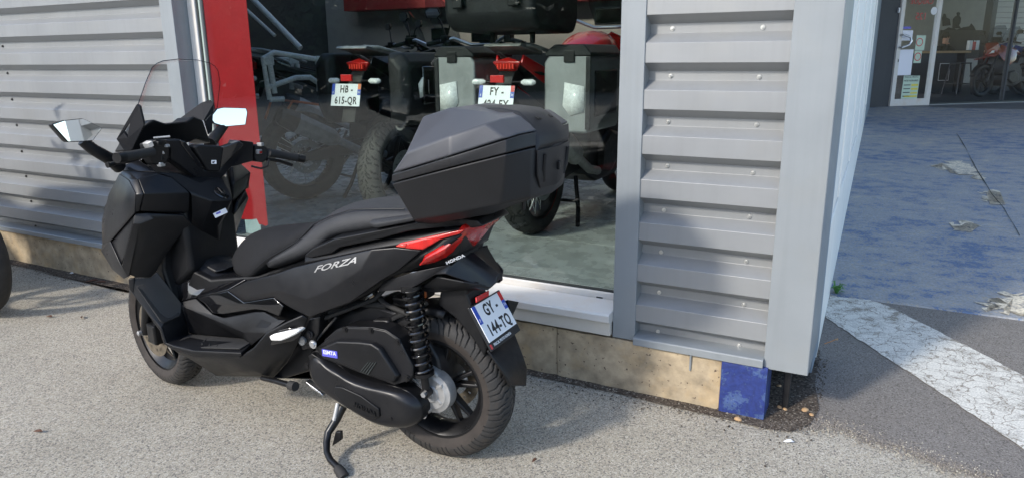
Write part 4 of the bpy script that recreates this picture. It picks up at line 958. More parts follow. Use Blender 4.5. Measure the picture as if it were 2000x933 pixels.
# ---- engine, belt cover, air box
slab('engine', [(.50, .47), (.30, .56), (.12, .54), (.02, .40), (.0, .30), (.06, .22), (.30, .20), (.50, .24), (.56, .36)], -.12, .06, 'dark_metal', sc, bev=0.012)
cv = [(0.5346, 0.165, 0.3223), (0.5207, 0.165, 0.3649), (0.4882, 0.165, 0.386), (0.4344, 0.165, 0.3533), (0.3863, 0.165, 0.3411), (0.3399, 0.165, 0.3168), (0.2594, 0.165, 0.3028), (0.1471, 0.165, 0.3077), (0.0962, 0.165, 0.3006), (0.0594, 0.165, 0.2792), (0.0388, 0.165, 0.2516), (0.0386, 0.165, 0.2164), (0.058, 0.165, 0.1824), (0.1043, 0.165, 0.1537), (0.1704, 0.165, 0.1412), (0.2505, 0.165, 0.1452), (0.3171, 0.165, 0.1709), (0.4057, 0.165, 0.2011), (0.4747, 0.165, 0.2303), (0.5244, 0.165, 0.2577)]
belt = slab('belt_cover', cv, .05, .150, 'plastic_black', sc, bev=0.006)
V = [(p[0], .150, p[2]) for p in cv]; n = len(V); cc = Vector((sum(p[0] for p in cv) / n, 0, sum(p[2] for p in cv) / n))
for k, (l, sca) in enumerate(((.168, .95), (.182, .84), (.187, .70))):
    V += [(cc.x + (p[0] - cc.x) * sca, l, cc.z + (p[2] - cc.z) * (sca - (.04 if k else 0))) for p in cv]
F = [(k * n + i, k * n + (i + 1) % n, (k + 1) * n + (i + 1) % n, (k + 1) * n + i) for k in range(3) for i in range(n)] + [tuple(3 * n + i for i in range(n))]
mk('belt_cover_face', V, F, 'plastic_grey', belt, subs=1, hint=(0, 1, 0), sharp=70)
bp_ = [(0.3786, 0.19, 0.2778), (0.3437, 0.19, 0.2818), (0.2635, 0.19, 0.2654), (0.1897, 0.19, 0.2305), (0.1884, 0.19, 0.2009), (0.216, 0.19, 0.1851), (0.2627, 0.19, 0.1873), (0.3492, 0.19, 0.217), (0.3847, 0.19, 0.2492)]
slab('cover_badge', bp_, .182, .194, 'plastic_black', belt, bev=0.003)
bq = [(0.2823, 0.196, 0.2252), (0.2131, 0.196, 0.2103)]
mw = frame_mw(tuple((Vector(bq[0]) + Vector(bq[1])) / 2), Vector(bq[1]) - Vector(bq[0]), (0, 0, 1))
text_mesh('maker_lettering', 'HONDA', .026, 'plastic_black', belt, mw, depth=.002)
for x, y in ((615, 850), (185, 535), (68, 512), (175, 660)):
    pass
def bolt(p, par, r=.007, m='dark_metal', h=.006, hexa=True):
    V, F = join(lathe_vf([(0, h), (r, h), (r * 1.05, 0), (0, 0)], 6 if hexa else 14, 'y', p), lathe_vf([(0, h * .4), (r * 1.6, h * .4), (r * 1.7, 0), (0, 0)], 14, 'y', p))
    return mk('bolt', V, F, m, par)
for p in ((0.1471, 0.182, 0.1991), (0.4393, 0.166, 0.3217), (0.5285, 0.16, 0.3171), (0.4539, 0.166, 0.2425)): bolt(p, belt, .008, 'metal_black')
slab('cover_vent', [(0.5128, 0.16, 0.3644), (0.4934, 0.16, 0.377), (0.4382, 0.16, 0.3566), (0.4469, 0.16, 0.3398), (0.4687, 0.16, 0.3357), (0.5066, 0.16, 0.3532)], .150, .172, 'plastic_black', belt, bev=.003)
ab = [(0.4844, 0.17, 0.3965), (0.4333, 0.17, 0.4336), (0.3731, 0.17, 0.4851), (0.3341, 0.17, 0.5025), (0.2203, 0.17, 0.5187), (0.1624, 0.17, 0.5179), (0.1102, 0.17, 0.4946), (0.0905, 0.17, 0.4559), (0.0609, 0.17, 0.4047), (0.0625, 0.17, 0.3731), (0.0906, 0.17, 0.3417), (0.1364, 0.17, 0.3197), (0.1813, 0.17, 0.3265), (0.2866, 0.17, 0.3383), (0.3539, 0.17, 0.3493), (0.4471, 0.17, 0.3621)]
air = slab('air_box', ab, .085, .165, 'plastic_grey', sc, bev=0.004)
tube('cover_rim', [(p[0], .160, p[2]) for p in ab[1:11]], .005, 'plastic_black', air, n=8)
# raised lower facet of the cover
af = [(0.4591, 0.19, 0.407), (0.3663, 0.19, 0.4556), (0.2612, 0.19, 0.4702), (0.2088, 0.19, 0.4735), (0.1744, 0.19, 0.459), (0.1041, 0.19, 0.365), (0.123, 0.19, 0.3348), (0.1661, 0.19, 0.3412), (0.2703, 0.19, 0.3524), (0.3368, 0.19, 0.3633), (0.4269, 0.19, 0.3763)]
slab('air_box_face', af, .163, .186, 'plastic_black', air, bev=0.006, seg=3, inset=.05)
for k in range(4):
    q = [(0.2665, 0.19, 0.3578), (0.2304, 0.19, 0.3996), (0.1877, 0.19, 0.4052), (0.2274, 0.19, 0.3495)]
    a = Vector(q[0]).lerp(Vector(q[3]), k / 4 + .05); b = Vector(q[1]).lerp(Vector(q[2]), k / 4 + .05)
    a2 = Vector(q[0]).lerp(Vector(q[3]), k / 4 + .17); b2 = Vector(q[1]).lerp(Vector(q[2]), k / 4 + .17)
    slab('vent_slat', [tuple(a), tuple(b), tuple(b2), tuple(a2)], .180, .190, 'gasket', air, bev=.001)
for p in ((0.3365, 0.166, 0.4954), (0.2238, 0.166, 0.5098), (0.1134, 0.166, 0.4864), (0.081, 0.166, 0.3592)): bolt(p, air, .007, 'metal_black')
sa, sb = Vector((0.4249, 0.188, 0.4003)), Vector((0.3644, 0.188, 0.4023))
mw = frame_mw(tuple((sa + sb) / 2), sb - sa, (0, 0, 1))
V, F = box_vf(-.034, .034, -.013, .013, -.002, .001)
stk = mk('technology_sticker', [tuple(mw @ Vector(v)) for v in V], F, 'sticker_blue', air, smooth=False)
text_mesh('sticker_text', 'ESMTA', .020, 'sticker_white', air, mw @ Matrix.Translation((0, .003, .0014)), depth=.0004, sx=.95, bold=.0004)
# ribbed housing behind the air box
slab('rear_housing', [(0.3165, 0.09, 0.473), (0.2658, 0.09, 0.5177), (0.2054, 0.09, 0.5259), (0.1437, 0.09, 0.4674), (0.0951, 0.09, 0.4118), (0.0889, 0.09, 0.3424), (0.1077, 0.09, 0.2911), (0.187, 0.09, 0.2872)], -.02, .095, 'dark_metal', sc, bev=.008)
for k in range(5):
    a = Vector((0.1371, 0.1, 0.4636)).lerp(Vector((0.0919, 0.1, 0.3461)), k / 4.5); slab('housing_rib', [tuple(a), tuple(a + Vector((-.022, 0, -.01))), tuple(a + Vector((-.026, 0, -.022))), tuple(a + Vector((0, 0, -.012)))], .05, .112, 'metal_black', sc, bev=.002)
# pipes, hoses and electrics above the engine
tube('hose', [(.50, .10, .44), (.44, .11, .53), (.34, .08, .565), (.22, .07, .57)], .013, 'rubber', sc)
tube('hose', [(.47, .13, .50), (.36, .12, .55), (.25, .10, .60), (.20, .06, .66)], .008, 'rubber', sc)
tube('hose', [(.30, .05, .62), (.22, .08, .58), (.12, .09, .56), (.06, .05, .60)], .010, 'rubber', sc)
tube('cable', [(.56, .15, .47), (.50, .16, .40), (.47, .15, .44), (.40, .13, .52)], .005, 'rubber', sc)
V, F = box_vf(.115, .185, -.09, -.03, .575, .625); ecu = mk('relay_box', V, F, 'plastic_black', sc, bev=.006, smooth=False)
V, F = box_vf(.112, .118, -.03, -.018, .585, .615); mk('relay_tab', V, F, 'orange', ecu, bev=.003, smooth=False)
V, F = box_vf(.13, .21, -.029, .055, .565, .600); mk('bracket', V, F, 'metal_black', sc, bev=.006, smooth=False)
tube('swing_pivot', [(.535, .06, .42), (.535, .175, .42)], .016, 'alloy', sc, n=14)
bolt((0.4756, 0.18, 0.4203), sc, .010, 'alloy_bright'); bolt((0.4963, 0.17, 0.4516), sc, .009, 'dark_metal')
slab('pivot_plate', [(0.4979, 0.17, 0.511), (0.4484, 0.17, 0.5271), (0.4602, 0.17, 0.4576), (0.4969, 0.17, 0.3955), (0.5453, 0.17, 0.3783), (0.5575, 0.17, 0.4111)], .10, .165, 'metal_black', sc, bev=.006)
# inner mudguard over the tyre
V = []
for i in range(11):
    a = R(38 + i * 6.2)
    for y, rr_ in ((-.078, .290), (-.06, .308), (0, .318), (.06, .308), (.078, .290)): V.append((.036 + rr_ * math.cos(a), y, .276 + rr_ * math.sin(a)))
mk('inner_mudguard', V, [(i * 5 + k, i * 5 + k + 1, i * 5 + k + 6, i * 5 + k + 5) for i in range(10) for k in range(4)], 'plastic_black', sc, solid=.004)
# gearbox casing at the hub
hubc = lathe('gear_casing', [(0, .100), (.030, .100), (.034, .094), (.058, .094), (.066, .088), (.076, .086), (.080, .070), (.080, .048), (.06, .04)], 'alloy', sc, n=40, center=(.036, 0, .276), sharp=30)
slab('casing_arm', [(.14, .37), (.08, .39), (.01, .355), (-.01, .30), (.0, .22), (.05, .20), (.10, .23), (.15, .30)], .05, .088, 'alloy', hubc, bev=.008)
for a in range(5): slab('casing_rib', [(.046 + .068 * math.cos(a * 1.1 + .4), .285 + .068 * math.sin(a * 1.1 + .4)), (.051 + .068 * math.cos(a * 1.1 + .6), .285 + .068 * math.sin(a * 1.1 + .6)), (.048, .28), (.040, .286)], .085, .097, 'alloy', hubc, bev=.003)
for p in ((.115, .092, .345), (.05, .092, .212), (.105, .092, .25), (.036, .102, .276)): bolt(p, hubc, .009, 'alloy_bright')
tube('drain_plug', [(.07, .075, .19), (.067, .10, .183)], .012, 'alloy_bright', hubc, n=6)
# exhaust on the far side
tube('silencer', [(.42, -.17, .26), (.25, -.185, .30), (.02, -.19, .37), (-.01, -.19, .38)], [.035, .062, .066, .05], 'metal_black', sc, n=20)
# ---- stands and pegs
leg = [(0.3945, 0.14, 0.1707), (0.405, 0.165, 0.1306), (0.4148, 0.185, 0.1037), (0.4218, 0.2, 0.0858), (0.4104, 0.225, 0.0604), (0.3878, 0.252, 0.0418), (0.356, 0.272, 0.031), (0.3128, 0.288, 0.0236), (0.2845, 0.298, 0.0158)]
stand = tube('side_stand', leg, [.017, .016, .015, .014, .013, .012, .012, .012, .012], 'metal_black', sc, n=14)
tube('stand_foot', [(0.3132, 0.288, 0.0193), (0.2912, 0.296, 0.0107), (0.2725, 0.303, 0.0009)], [.017, .020, .019], 'rubber', stand, n=10)
tube('stand_spring', [(0.4073, 0.15, 0.1857), (0.4048, 0.165, 0.161), (0.4068, 0.178, 0.1302)], .009, 'alloy', stand, n=10)
slab('stand_lug', [(0.3842, 0.2, 0.1012), (0.3595, 0.2, 0.107), (0.36, 0.2, 0.0724), (0.3783, 0.2, 0.0571), (0.4073, 0.2, 0.0347)], .188, .204, 'metal_black', stand, bev=.004)
for sg in (1, -1):
    pg = [(0.6314, 0.236, 0.4467), (0.6063, 0.236, 0.4586), (0.5457, 0.232, 0.4781), (0.5093, 0.226, 0.4878), (0.4951, 0.222, 0.484), (0.5133, 0.224, 0.4679), (0.551, 0.23, 0.4477), (0.5797, 0.234, 0.435), (0.6246, 0.236, 0.4289)]
    n = len(pg); V = [(p[0], sg * p[1], p[2]) for p in pg] + [(p[0], sg * (p[1] - .04), p[2]) for p in pg]
    mk('passenger_peg', V, [tuple(range(n)), tuple(range(2 * n - 1, n - 1, -1))] + [(i, (i + 1) % n, (i + 1) % n + n, i + n) for i in range(n)], 'white_paint', sc, bev=.006, seg=3)  # aluminium peg, white colour stands in for sunlight on it
pan('peg_recess', [(0.6482, 0.231, 0.448), (0.6068, 0.229, 0.4657), (0.5523, 0.224, 0.4843), (0.5027, 0.205, 0.488), (0.5053, 0.205, 0.463), (0.5351, 0.215, 0.4363), (0.6323, 0.229, 0.4077)], [tuple(range(7))], 'gloss_black', hint=(0, 1, 0), solid=.006)
tube('stand_lever', [(0.7661, 0.16, 0.2208), (0.6751, 0.175, 0.2316), (0.5901, 0.19, 0.2385)], [.009, .011, .012], 'metal_black', sc)
tube('lever_pad', [(0.5954, 0.19, 0.2388), (0.564, 0.195, 0.2415)], .018, 'rubber', sc, n=10)
# belly silencer shield (bright metal bit under the engine)
slab('engine_shield', [(0.6437, 0.05, 0.1881), (0.5659, 0.05, 0.1542), (0.5556, 0.05, 0.1414), (0.6116, 0.05, 0.1597)], .03, .06, 'alloy_bright', sc, bev=.003)
# ---- bars, switches, grips, levers
tube('handlebar_grip', [(1.16, 0.205, 1.088), (1.149, 0.275, 1.088), (1.134, 0.345, 1.088)], [.0185, .0175, .0185], 'rubber', sc, n=20)
tube('bar_end', [(1.134, 0.345, 1.088), (1.128, 0.375, 1.089)], [.021, .019], 'metal_black', sc, n=20)
tube('handlebar_grip', [(1.009, -0.235, 1.039), (0.9936, -0.295, 1.022), (0.9669, -0.355, 1.004)], [.0175, .0165, .0175], 'rubber', sc, n=20)
tube('bar_end', [(0.9669, -0.357, 1.003), (0.9531, -0.385, 0.9937)], [.020, .018], 'metal_black', sc, n=20)
tube('brake_lever', [(1.216, 0.22, 1.067), (1.218, 0.27, 1.059), (1.211, 0.32, 1.06), (1.214, 0.345, 1.056)], [.010, .009, .008, .009], 'metal_black', sc, n=10)
tube('lever_tip', [(1.214, 0.343, 1.056), (1.214, 0.355, 1.056)], [.010, .011], 'metal_black', sc, n=12)
tube('brake_lever', [(1.015, -0.225, 1.012), (1.004, -0.29, 0.995), (0.9894, -0.345, 0.9714)], [.009, .008, .008], 'metal_black', sc, n=10)
tube('brake_cable', [(1.05, -0.17, 0.9878), (1.026, -0.2, 0.9742), (0.9972, -0.21, 0.9875), (0.9965, -0.22, 1.012)], .0045, 'rubber', sc, n=8)
def block(name, pts, th, m, par=None, d=(1, 0, 0), bev=.005):
    """Solid from a rider-facing outline pushed forward by th."""
    n = len(pts); D = Vector(d).normalized() * th
    V = [tuple(p) for p in pts] + [tuple(Vector(p) + D) for p in pts]
    return mk(name, V, [tuple(range(n)), tuple(range(2 * n - 1, n - 1, -1))] + [(i, (i + 1) % n, (i + 1) % n + n, i + n) for i in range(n)], m, par or sc, bev=bev, seg=3)
sw = block('switch_box', [(1.189, 0.2, 1.117), (1.155, 0.18, 1.132), (1.143, 0.155, 1.126), (1.148, 0.135, 1.093), (1.16, 0.135, 1.052), (1.175, 0.15, 1.027), (1.188, 0.185, 1.037), (1.185, 0.2, 1.069)], .045, 'plastic_black')
block('switch_top', [(1.182, 0.205, 1.119), (1.165, 0.195, 1.13), (1.161, 0.19, 1.109), (1.176, 0.2, 1.097)], .03, 'alloy', sw, bev=.003)
for (x, y, l, m, r) in ((390, 762, .148, 'alloy_bright', .010), (368, 858, .158, 'alloy_bright', .009), (350, 700, .176, 'metal_black', .007), (408, 718, .148, 'alloy', .006), (375, 805, .155, 'metal_black', .008)):
    pass
for p, m, w_, h_ in (((1.17, 0.146, 1.082), 'alloy_bright', .013, .009), ((1.183, 0.156, 1.033), 'alloy_bright', .013, .009), ((1.16, 0.172, 1.117), 'metal_black', .010, .008), ((1.151, 0.146, 1.105), 'alloy', .008, .006), ((1.177, 0.152, 1.06), 'metal_black', .012, .011)):
    V, F = box_vf(p[0] - .010, p[0] + .01, p[1] - w_, p[1] + w_, p[2] - h_, p[2] + h_); mk('switch', V, F, m, sw, bev=.003, smooth=False)
V, F = tube_vf([(1.162, 0.19, 1.139), (1.121, 0.15, 1.142)], .004, 8); mk('mirror_clamp', V, F, 'alloy', sw)
sw2 = block('switch_box', [(1.039, -0.19, 1.074), (1.018, -0.205, 1.077), (1.008, -0.23, 1.061), (1.01, -0.23, 1.017), (1.02, -0.21, 0.9979), (1.038, -0.195, 1.006), (1.05, -0.19, 1.02)], .045, 'plastic_black')
p = (1.028, -0.2, 1.046)
V, F = box_vf(p[0] - .008, p[0] + .01, p[1] - .011, p[1] + .011, p[2] - .010, p[2] + .010); mk('switch', V, F, 'alloy', sw2, bev=.003, smooth=False)
p = (1.026, -0.2, 1.044); V, F = box_vf(p[0] - .0095, p[0], p[1] - .006, p[1] + .006, p[2] - .005, p[2] + .004); mk('switch', V, F, 'red_lens', sw2, bev=.001, smooth=False)
p = (1.015, -0.205, 1.073); V, F = box_vf(p[0] - .006, p[0] + .02, p[1] - .008, p[1] + .008, p[2] - .004, p[2] + .010); mk('switch', V, F, 'alloy', sw2, bev=.002, smooth=False)
# bar cover: V-shaped body, centre pod with emblem, gloss wing
bc = block('bar_cover', [(1.171, 0.13, 1.127), (1.149, 0.088, 1.125), (1.141, 0.066, 1.112), (1.137, 0.046, 1.076), (1.126, 0.003, 0.9914), (1.098, -0.043, 0.985), (1.039, -0.107, 1.101), (1.047, -0.125, 1.1), (1.036, -0.185, 1.088), (1.049, -0.185, 1.006), (1.089, -0.13, 0.9944), (1.072, -0.083, 0.9934), (1.111, -0.033, 0.9296), (1.142, 0.006, 0.9312), (1.153, 0.046, 0.9784), (1.168, 0.085, 1.023), (1.178, 0.114, 1.046), (1.166, 0.12, 1.103)], .055, 'plastic_grey', bev=.006)
block('bar_cover_pod', [tuple(Vector(p) + Vector((-.012, 0, 0))) for p in ((1.133, 0.046, 1.09), (1.122, 0.028, 1.098), (1.083, -0.043, 1.087), (1.079, -0.05, 1.076), (1.101, -0.04, 0.9808), (1.125, -0.002, 0.9863))], .05, 'plastic_black', bc, bev=.006)
em = Vector((1.107, -0.018, 1.023)) + Vector((-.013, 0, 0))
mw = frame_mw(tuple(em), Vector((1.09, -0.046, 1.02)) - Vector((1.125, 0.01, 1.026)), (.25, 0, 1))
V, F = box_vf(-.0095, .0095, -.0075, .0075, -.002, .0012); mk('emblem', [tuple(mw @ Vector(v)) for v in V], F, 'sticker_white', bc, smooth=False)
V = [(-.007, -.005, .0018), (-.001, -.005, .0018), (.006, .005, .0018), (.001, .003, .0018), (-.006, .002, .0018)]; mk('emblem_mark', [tuple(mw @ Vector(v)) for v in V], [(0, 1, 2, 3, 4)], 'plate_black', bc, smooth=False)
block('bar_cover_wing', [tuple(Vector(p) + Vector((-.006, 0, 0))) for p in ((1.077, -0.052, 1.081), (1.04, -0.106, 1.101), (1.032, -0.12, 1.083), (1.097, -0.043, 0.9923))], .03, 'gloss_black', bc, bev=.003)
block('bar_cover_wing', [tuple(Vector(p) + Vector((-.006, 0, 0))) for p in ((1.149, 0.086, 1.121), (1.143, 0.066, 1.111), (1.139, 0.045, 1.073), (1.125, 0.006, 0.9964), (1.141, 0.03, 1.014), (1.15, 0.085, 1.104))], .03, 'gloss_black', bc, bev=.003)
# ---- instrument hood, screen and brackets
hood = block('instrument_hood', [(1.32, 0.18, 1.08), (1.248, 0.16, 1.177), (1.225, 0.13, 1.203), (1.222, 0.085, 1.184), (1.253, -0.05, 1.179), (1.25, -0.08, 1.198), (1.242, -0.12, 1.177), (1.266, -0.17, 1.073), (1.258, -0.09, 1.101), (1.276, -0.05, 1.087), (1.278, 0.04, 1.076)], .10, 'plastic_black', d=(1, 0, -.1), bev=.008)
def arr(*p): return p
def bracket(pts, hole, sg):
    n = len(pts); h = len(hole)
    bm = bmesh.new(); me = bpy.data.meshes.new('screen_bracket')
    vo = [bm.verts.new(p) for p in pts]; vh = [bm.verts.new(p) for p in hole]
    eo = [bm.edges.new((vo[i], vo[(i + 1) % n])) for i in range(n)]; eh = [bm.edges.new((vh[i], vh[(i + 1) % h])) for i in range(h)]
    bmesh.ops.triangle_fill(bm, edges=eo + eh, use_beauty=True, use_dissolve=False)
    bm.to_mesh(me); bm.free()
    o = link('screen_bracket', me, 'cloth_black', sc)
    s = o.modifiers.new('s', 'SOLIDIFY'); s.thickness = .014; s.offset = 0
    return o
bracket([(1.319, 0.225, 1.135), (1.199, 0.212, 1.264), (1.19, 0.205, 1.257), (1.201, 0.19, 1.189), (1.289, 0.19, 1.092), (1.312, 0.205, 1.086)], [(1.285, 0.215, 1.161), (1.246, 0.212, 1.2), (1.279, 0.208, 1.139)], 1)
bracket([(1.398, -0.14, 1.177), (1.317, -0.19, 1.242), (1.286, -0.205, 1.254), (1.271, -0.21, 1.239), (1.301, -0.21, 1.127), (1.317, -0.2, 1.108), (1.298, -0.17, 1.171)], [(1.327, -0.196, 1.2), (1.308, -0.202, 1.21), (1.319, -0.196, 1.163)], -1)
Lp = [(1.265, 0.2, 1.143), (1.207, 0.2, 1.266), (1.165, 0.19, 1.343), (1.157, 0.16, 1.397), (1.161, 0.135, 1.411), (1.17, 0.1, 1.42), (1.167, 0.03, 1.426)]
Rp = [(1.291, -0.17, 1.166), (1.231, -0.19, 1.224), (1.183, -0.175, 1.329), (1.16, -0.15, 1.378), (1.156, -0.132, 1.397), (1.156, -0.11, 1.409), (1.159, -0.05, 1.422)]
V = []; NS_ = 12
for a, b in zip(Lp, Rp):
    a = Vector(a); b = Vector(b); wd = (a - b).length
    for i in range(NS_ + 1):
        t = i / NS_; p = a.lerp(b, t); p.x += (1 - (2 * t - 1) ** 2) * .085 * min(1, wd / .3)
        V.append(tuple(p))
F = [(r * (NS_ + 1) + i, r * (NS_ + 1) + i + 1, (r + 1) * (NS_ + 1) + i + 1, (r + 1) * (NS_ + 1) + i) for r in range(len(Lp) - 1) for i in range(NS_)]
scr = mk('windscreen', V, F, 'screen_glass', sc, sharp=80)
edge_l = [tuple(p) for p in Lp] + [tuple(V[(len(Lp) - 1) * (NS_ + 1) + i]) for i in range(1, NS_)] + [tuple(p) for p in reversed(Rp)]
tube('screen_edge', edge_l, .0017, 'smoked_glass', scr, n=6)
# ---- mirrors
def mirror(pts, stem, sg, tilt, house, deep):
    n = len(pts); c_ = sum((Vector(p) for p in pts), Vector()) / n
    N_ = Vector(tilt).normalized()
    g = []
    for p in pts:                                       # slide each point onto the mirror plane along s
        p = Vector(p); d = (p - c_).dot(N_); g.append(p - N_ * d)
    V = []; hs = []
    for p in g: hs.append(c_ + (p - c_) * 1.06 - N_ * .003)
    for k, sca, dep in ((0, 1.0, -.002), (1, 1.0, .018), (2, .85, .045), (3, .45, .060)):
        for p in hs: V.append(tuple(c_ + (p - c_) * sca - N_ * dep))
    F = [(k * n + i, k * n + (i + 1) % n, (k + 1) * n + (i + 1) % n, (k + 1) * n + i) for k in range(3) for i in range(n)] + [tuple(range(n)), tuple(3 * n + i for i in range(n))]
    o = mk('mirror', V, F, 'plastic_black', sc, bev=.003)
    mk('mirror_glass', [tuple(p + N_ * .001) for p in g], [tuple(range(n))], 'mirror', o, smooth=False, hint=tilt)
    tube('mirror_stem', stem, [.020, .022, .024, .026][:len(stem)], 'plastic_black', o, n=14)
mirror([(1.275, 0.4832, 1.211), (1.275, 0.4408, 1.221), (1.275, 0.3783, 1.222), (1.275, 0.363, 1.214), (1.275, 0.3161, 1.183), (1.275, 0.3579, 1.144), (1.275, 0.3933, 1.145), (1.275, 0.4452, 1.149)],
       [(1.325, 0.36, 1.14), (1.315, 0.33, 1.105), (1.322, 0.27, 1.064), (1.337, 0.22, 1.023)], 1, (-1, .06, .09), None, None)
mirror([(1.385, -0.302, 1.17), (1.385, -0.3408, 1.205), (1.385, -0.3717, 1.208), (1.385, -0.4809, 1.195), (1.385, -0.4849, 1.177), (1.385, -0.467, 1.123), (1.385, -0.3679, 1.125), (1.385, -0.3172, 1.145)],
       [(1.415, -0.3888, 1.129), (1.4, -0.3446, 1.106), (1.37, -0.2835, 1.084), (1.33, -0.217, 1.063)], -1, (-.93, .38, .10), None, None)
# ---- top box on its rack
tb = empty('top_box', (-.17, 0, .90), parent=sc)
def tbk(name, V, F, m, **k):
    return mk(name, [(v[0] + .17, v[1], v[2] - .90) for v in V], F, m, tb, **k)
def sym_ring(pts, c_front, c_rear):
    """pts from front-left round to rear-left; adds the centre points and the mirrored side."""
    l = [tuple(p) for p in pts]
    return [c_front] + l + [c_rear] + [(p[0], -p[1], p[2]) for p in reversed(l)]
r0 = sym_ring([(0.0214, 0.14, 0.8982), (-0.0615, 0.16, 0.9152), (-0.2471, 0.15, 0.9592), (-0.3664, 0.13, 1.01)], (.045, 0, .895), (-.385, 0, 1.008))
r1 = sym_ring([(0.0119, 0.19, 0.9255), (-0.1131, 0.225, 0.9581), (-0.3055, 0.205, 1.007), (-0.3719, 0.138, 1.023)], (.075, 0, .915), (-.392, 0, 1.018))
r2 = sym_ring([(0.0355, 0.265, 1.053), (-0.188, 0.29, 1.117), (-0.3462, 0.245, 1.16), (-0.3824, 0.152, 1.169)], (.12, 0, 1.043), (-.405, 0, 1.166))
V, F = loft([r0, r1, r2]); tbk('lower_shell', V, F, 'box_dark', bev=.006, seg=3, sharp=25)
def lift(r, d, s=1.0): return [(p[0], p[1] * s, p[2] + d) for p in r]
r2b = lift(r2, .0035, .994)
r3 = sym_ring([(0.0295, 0.268, 1.082), (-0.1903, 0.292, 1.15), (-0.3418, 0.235, 1.2), (-0.3647, 0.19, 1.21)], (.122, 0, 1.072), (-.40, 0, 1.19))
r3[5] = (-.410, 0, 1.180)
V, F = loft([r2b, r3[:4] + [(-0.3647, 0.19, 1.21)] + [(-.395, 0, 1.212)] + [(lambda q: (q[0], -q[1], q[2]))((-0.3647, 0.19, 1.21))] + r3[7:]]); tbk('lid_band', V, F, 'box_dark', bev=.003, seg=2, sharp=25)
r3u = lift(r3[:4] + [(-0.3647, 0.19, 1.21)] + [(-.395, 0, 1.212)] + [(lambda q: (q[0], -q[1], q[2]))((-0.3647, 0.19, 1.21))] + r3[7:], .003, .995)
r4 = sym_ring([(-0.0299, 0.276, 1.151), (-0.1854, 0.28, 1.208), (-0.2794, 0.24, 1.242), (-0.3, 0.185, 1.253)], (.085, 0, 1.150), (-.345, 0, 1.255))
r5 = sym_ring([(-0.0288, 0.175, 1.25), (-0.0999, 0.13, 1.271), (-0.2073, 0.12, 1.269), (-0.247, 0.1, 1.26)], (.015, 0, 1.245), (-.29, 0, 1.272))
V, F = loft([r3u, r4, r5]); tbk('lid', V, F, 'box_grey', bev=.007, seg=4, sharp=28)
# centre spine of the lid running down to the latch panel
sp = []
for (s_, z_, hw_) in ((.01, 1.247, .045), (-.12, 1.272, .070), (-.24, 1.276, .088), (-.31, 1.268, .100), (-.352, 1.253, .108), (-.385, 1.226, .118), (-.404, 1.198, .128), (-.410, 1.172, .134)):
    e_ = .022 if s_ < -.34 else 0
    sp.append([(s_ + e_, hw_, z_ - .016), (s_ + e_ * .75, hw_ * .86, z_ - .001), (s_, 0, z_ + .003), (s_ + e_ * .75, -hw_ * .86, z_ - .001), (s_ + e_, -hw_, z_ - .016), (s_ + .03, -hw_ * .8, z_ - .05), (s_ + .03, hw_ * .8, z_ - .05)])
V, F = loft(sp); tbk('lid_spine', V, F, 'box_dark', bev=.004, seg=3, sharp=40)
mw = frame_mw((-.368 - .17 * 0, .0, 1.240), (0, -1, 0), (.035, 0, .04))
p = Vector((-.358, -.0, 1.2435))
text_mesh('maker_lettering', 'HONDA', .024, 'plastic_black', tb, frame_mw((-.358 + .17, 0, 1.2445 - .90), (0, -1, 0), (.062, 0, .038)), depth=.0010, sx=1.25)
# latch panel on the back
lp = [(-.388, .128, 1.160), (-.403, 0, 1.160), (-.388, -.128, 1.160), (-.384, -.122, 1.085), (-.378, -.09, 1.04), (-.393, 0, 1.04), (-.378, .09, 1.04), (-.384, .122, 1.085)]
tbk('latch_panel', lp, [tuple(range(8))], 'box_dark', solid=.007, bev=.002, hint=(-1, 0, 0), off=1)
for sg in (1, -1):
    V, F = tube_vf([(-.400, sg * .092, 1.145), (-.396, sg * .092, 1.10), (-.390, sg * .078, 1.06)], .006, 8); tbk('panel_rib', V, F, 'plastic_black')
V, F = box_vf(-.412, -.395, -.020, .006, 1.085, 1.110); tbk('lock', V, F, 'plastic_black', bev=.002, smooth=False)
slab('rack', [(.10, .930), (-.17, .925), (-.19, .905), (-.15, .895), (.05, .90)], -.10, .10, 'metal_black', sc, bev=.006)
slab('rack_plate', [(.06, .905), (.04, .94), (-.30, 1.02), (-.33, 1.01), (-.30, .985), (-.10, .93)], -.11, .11, 'metal_black', sc, bev=.006)
tube('rack_pin', [(-.315, .06, 1.0), (-.315, .06, .962)], .006, 'metal_black', sc, n=8)

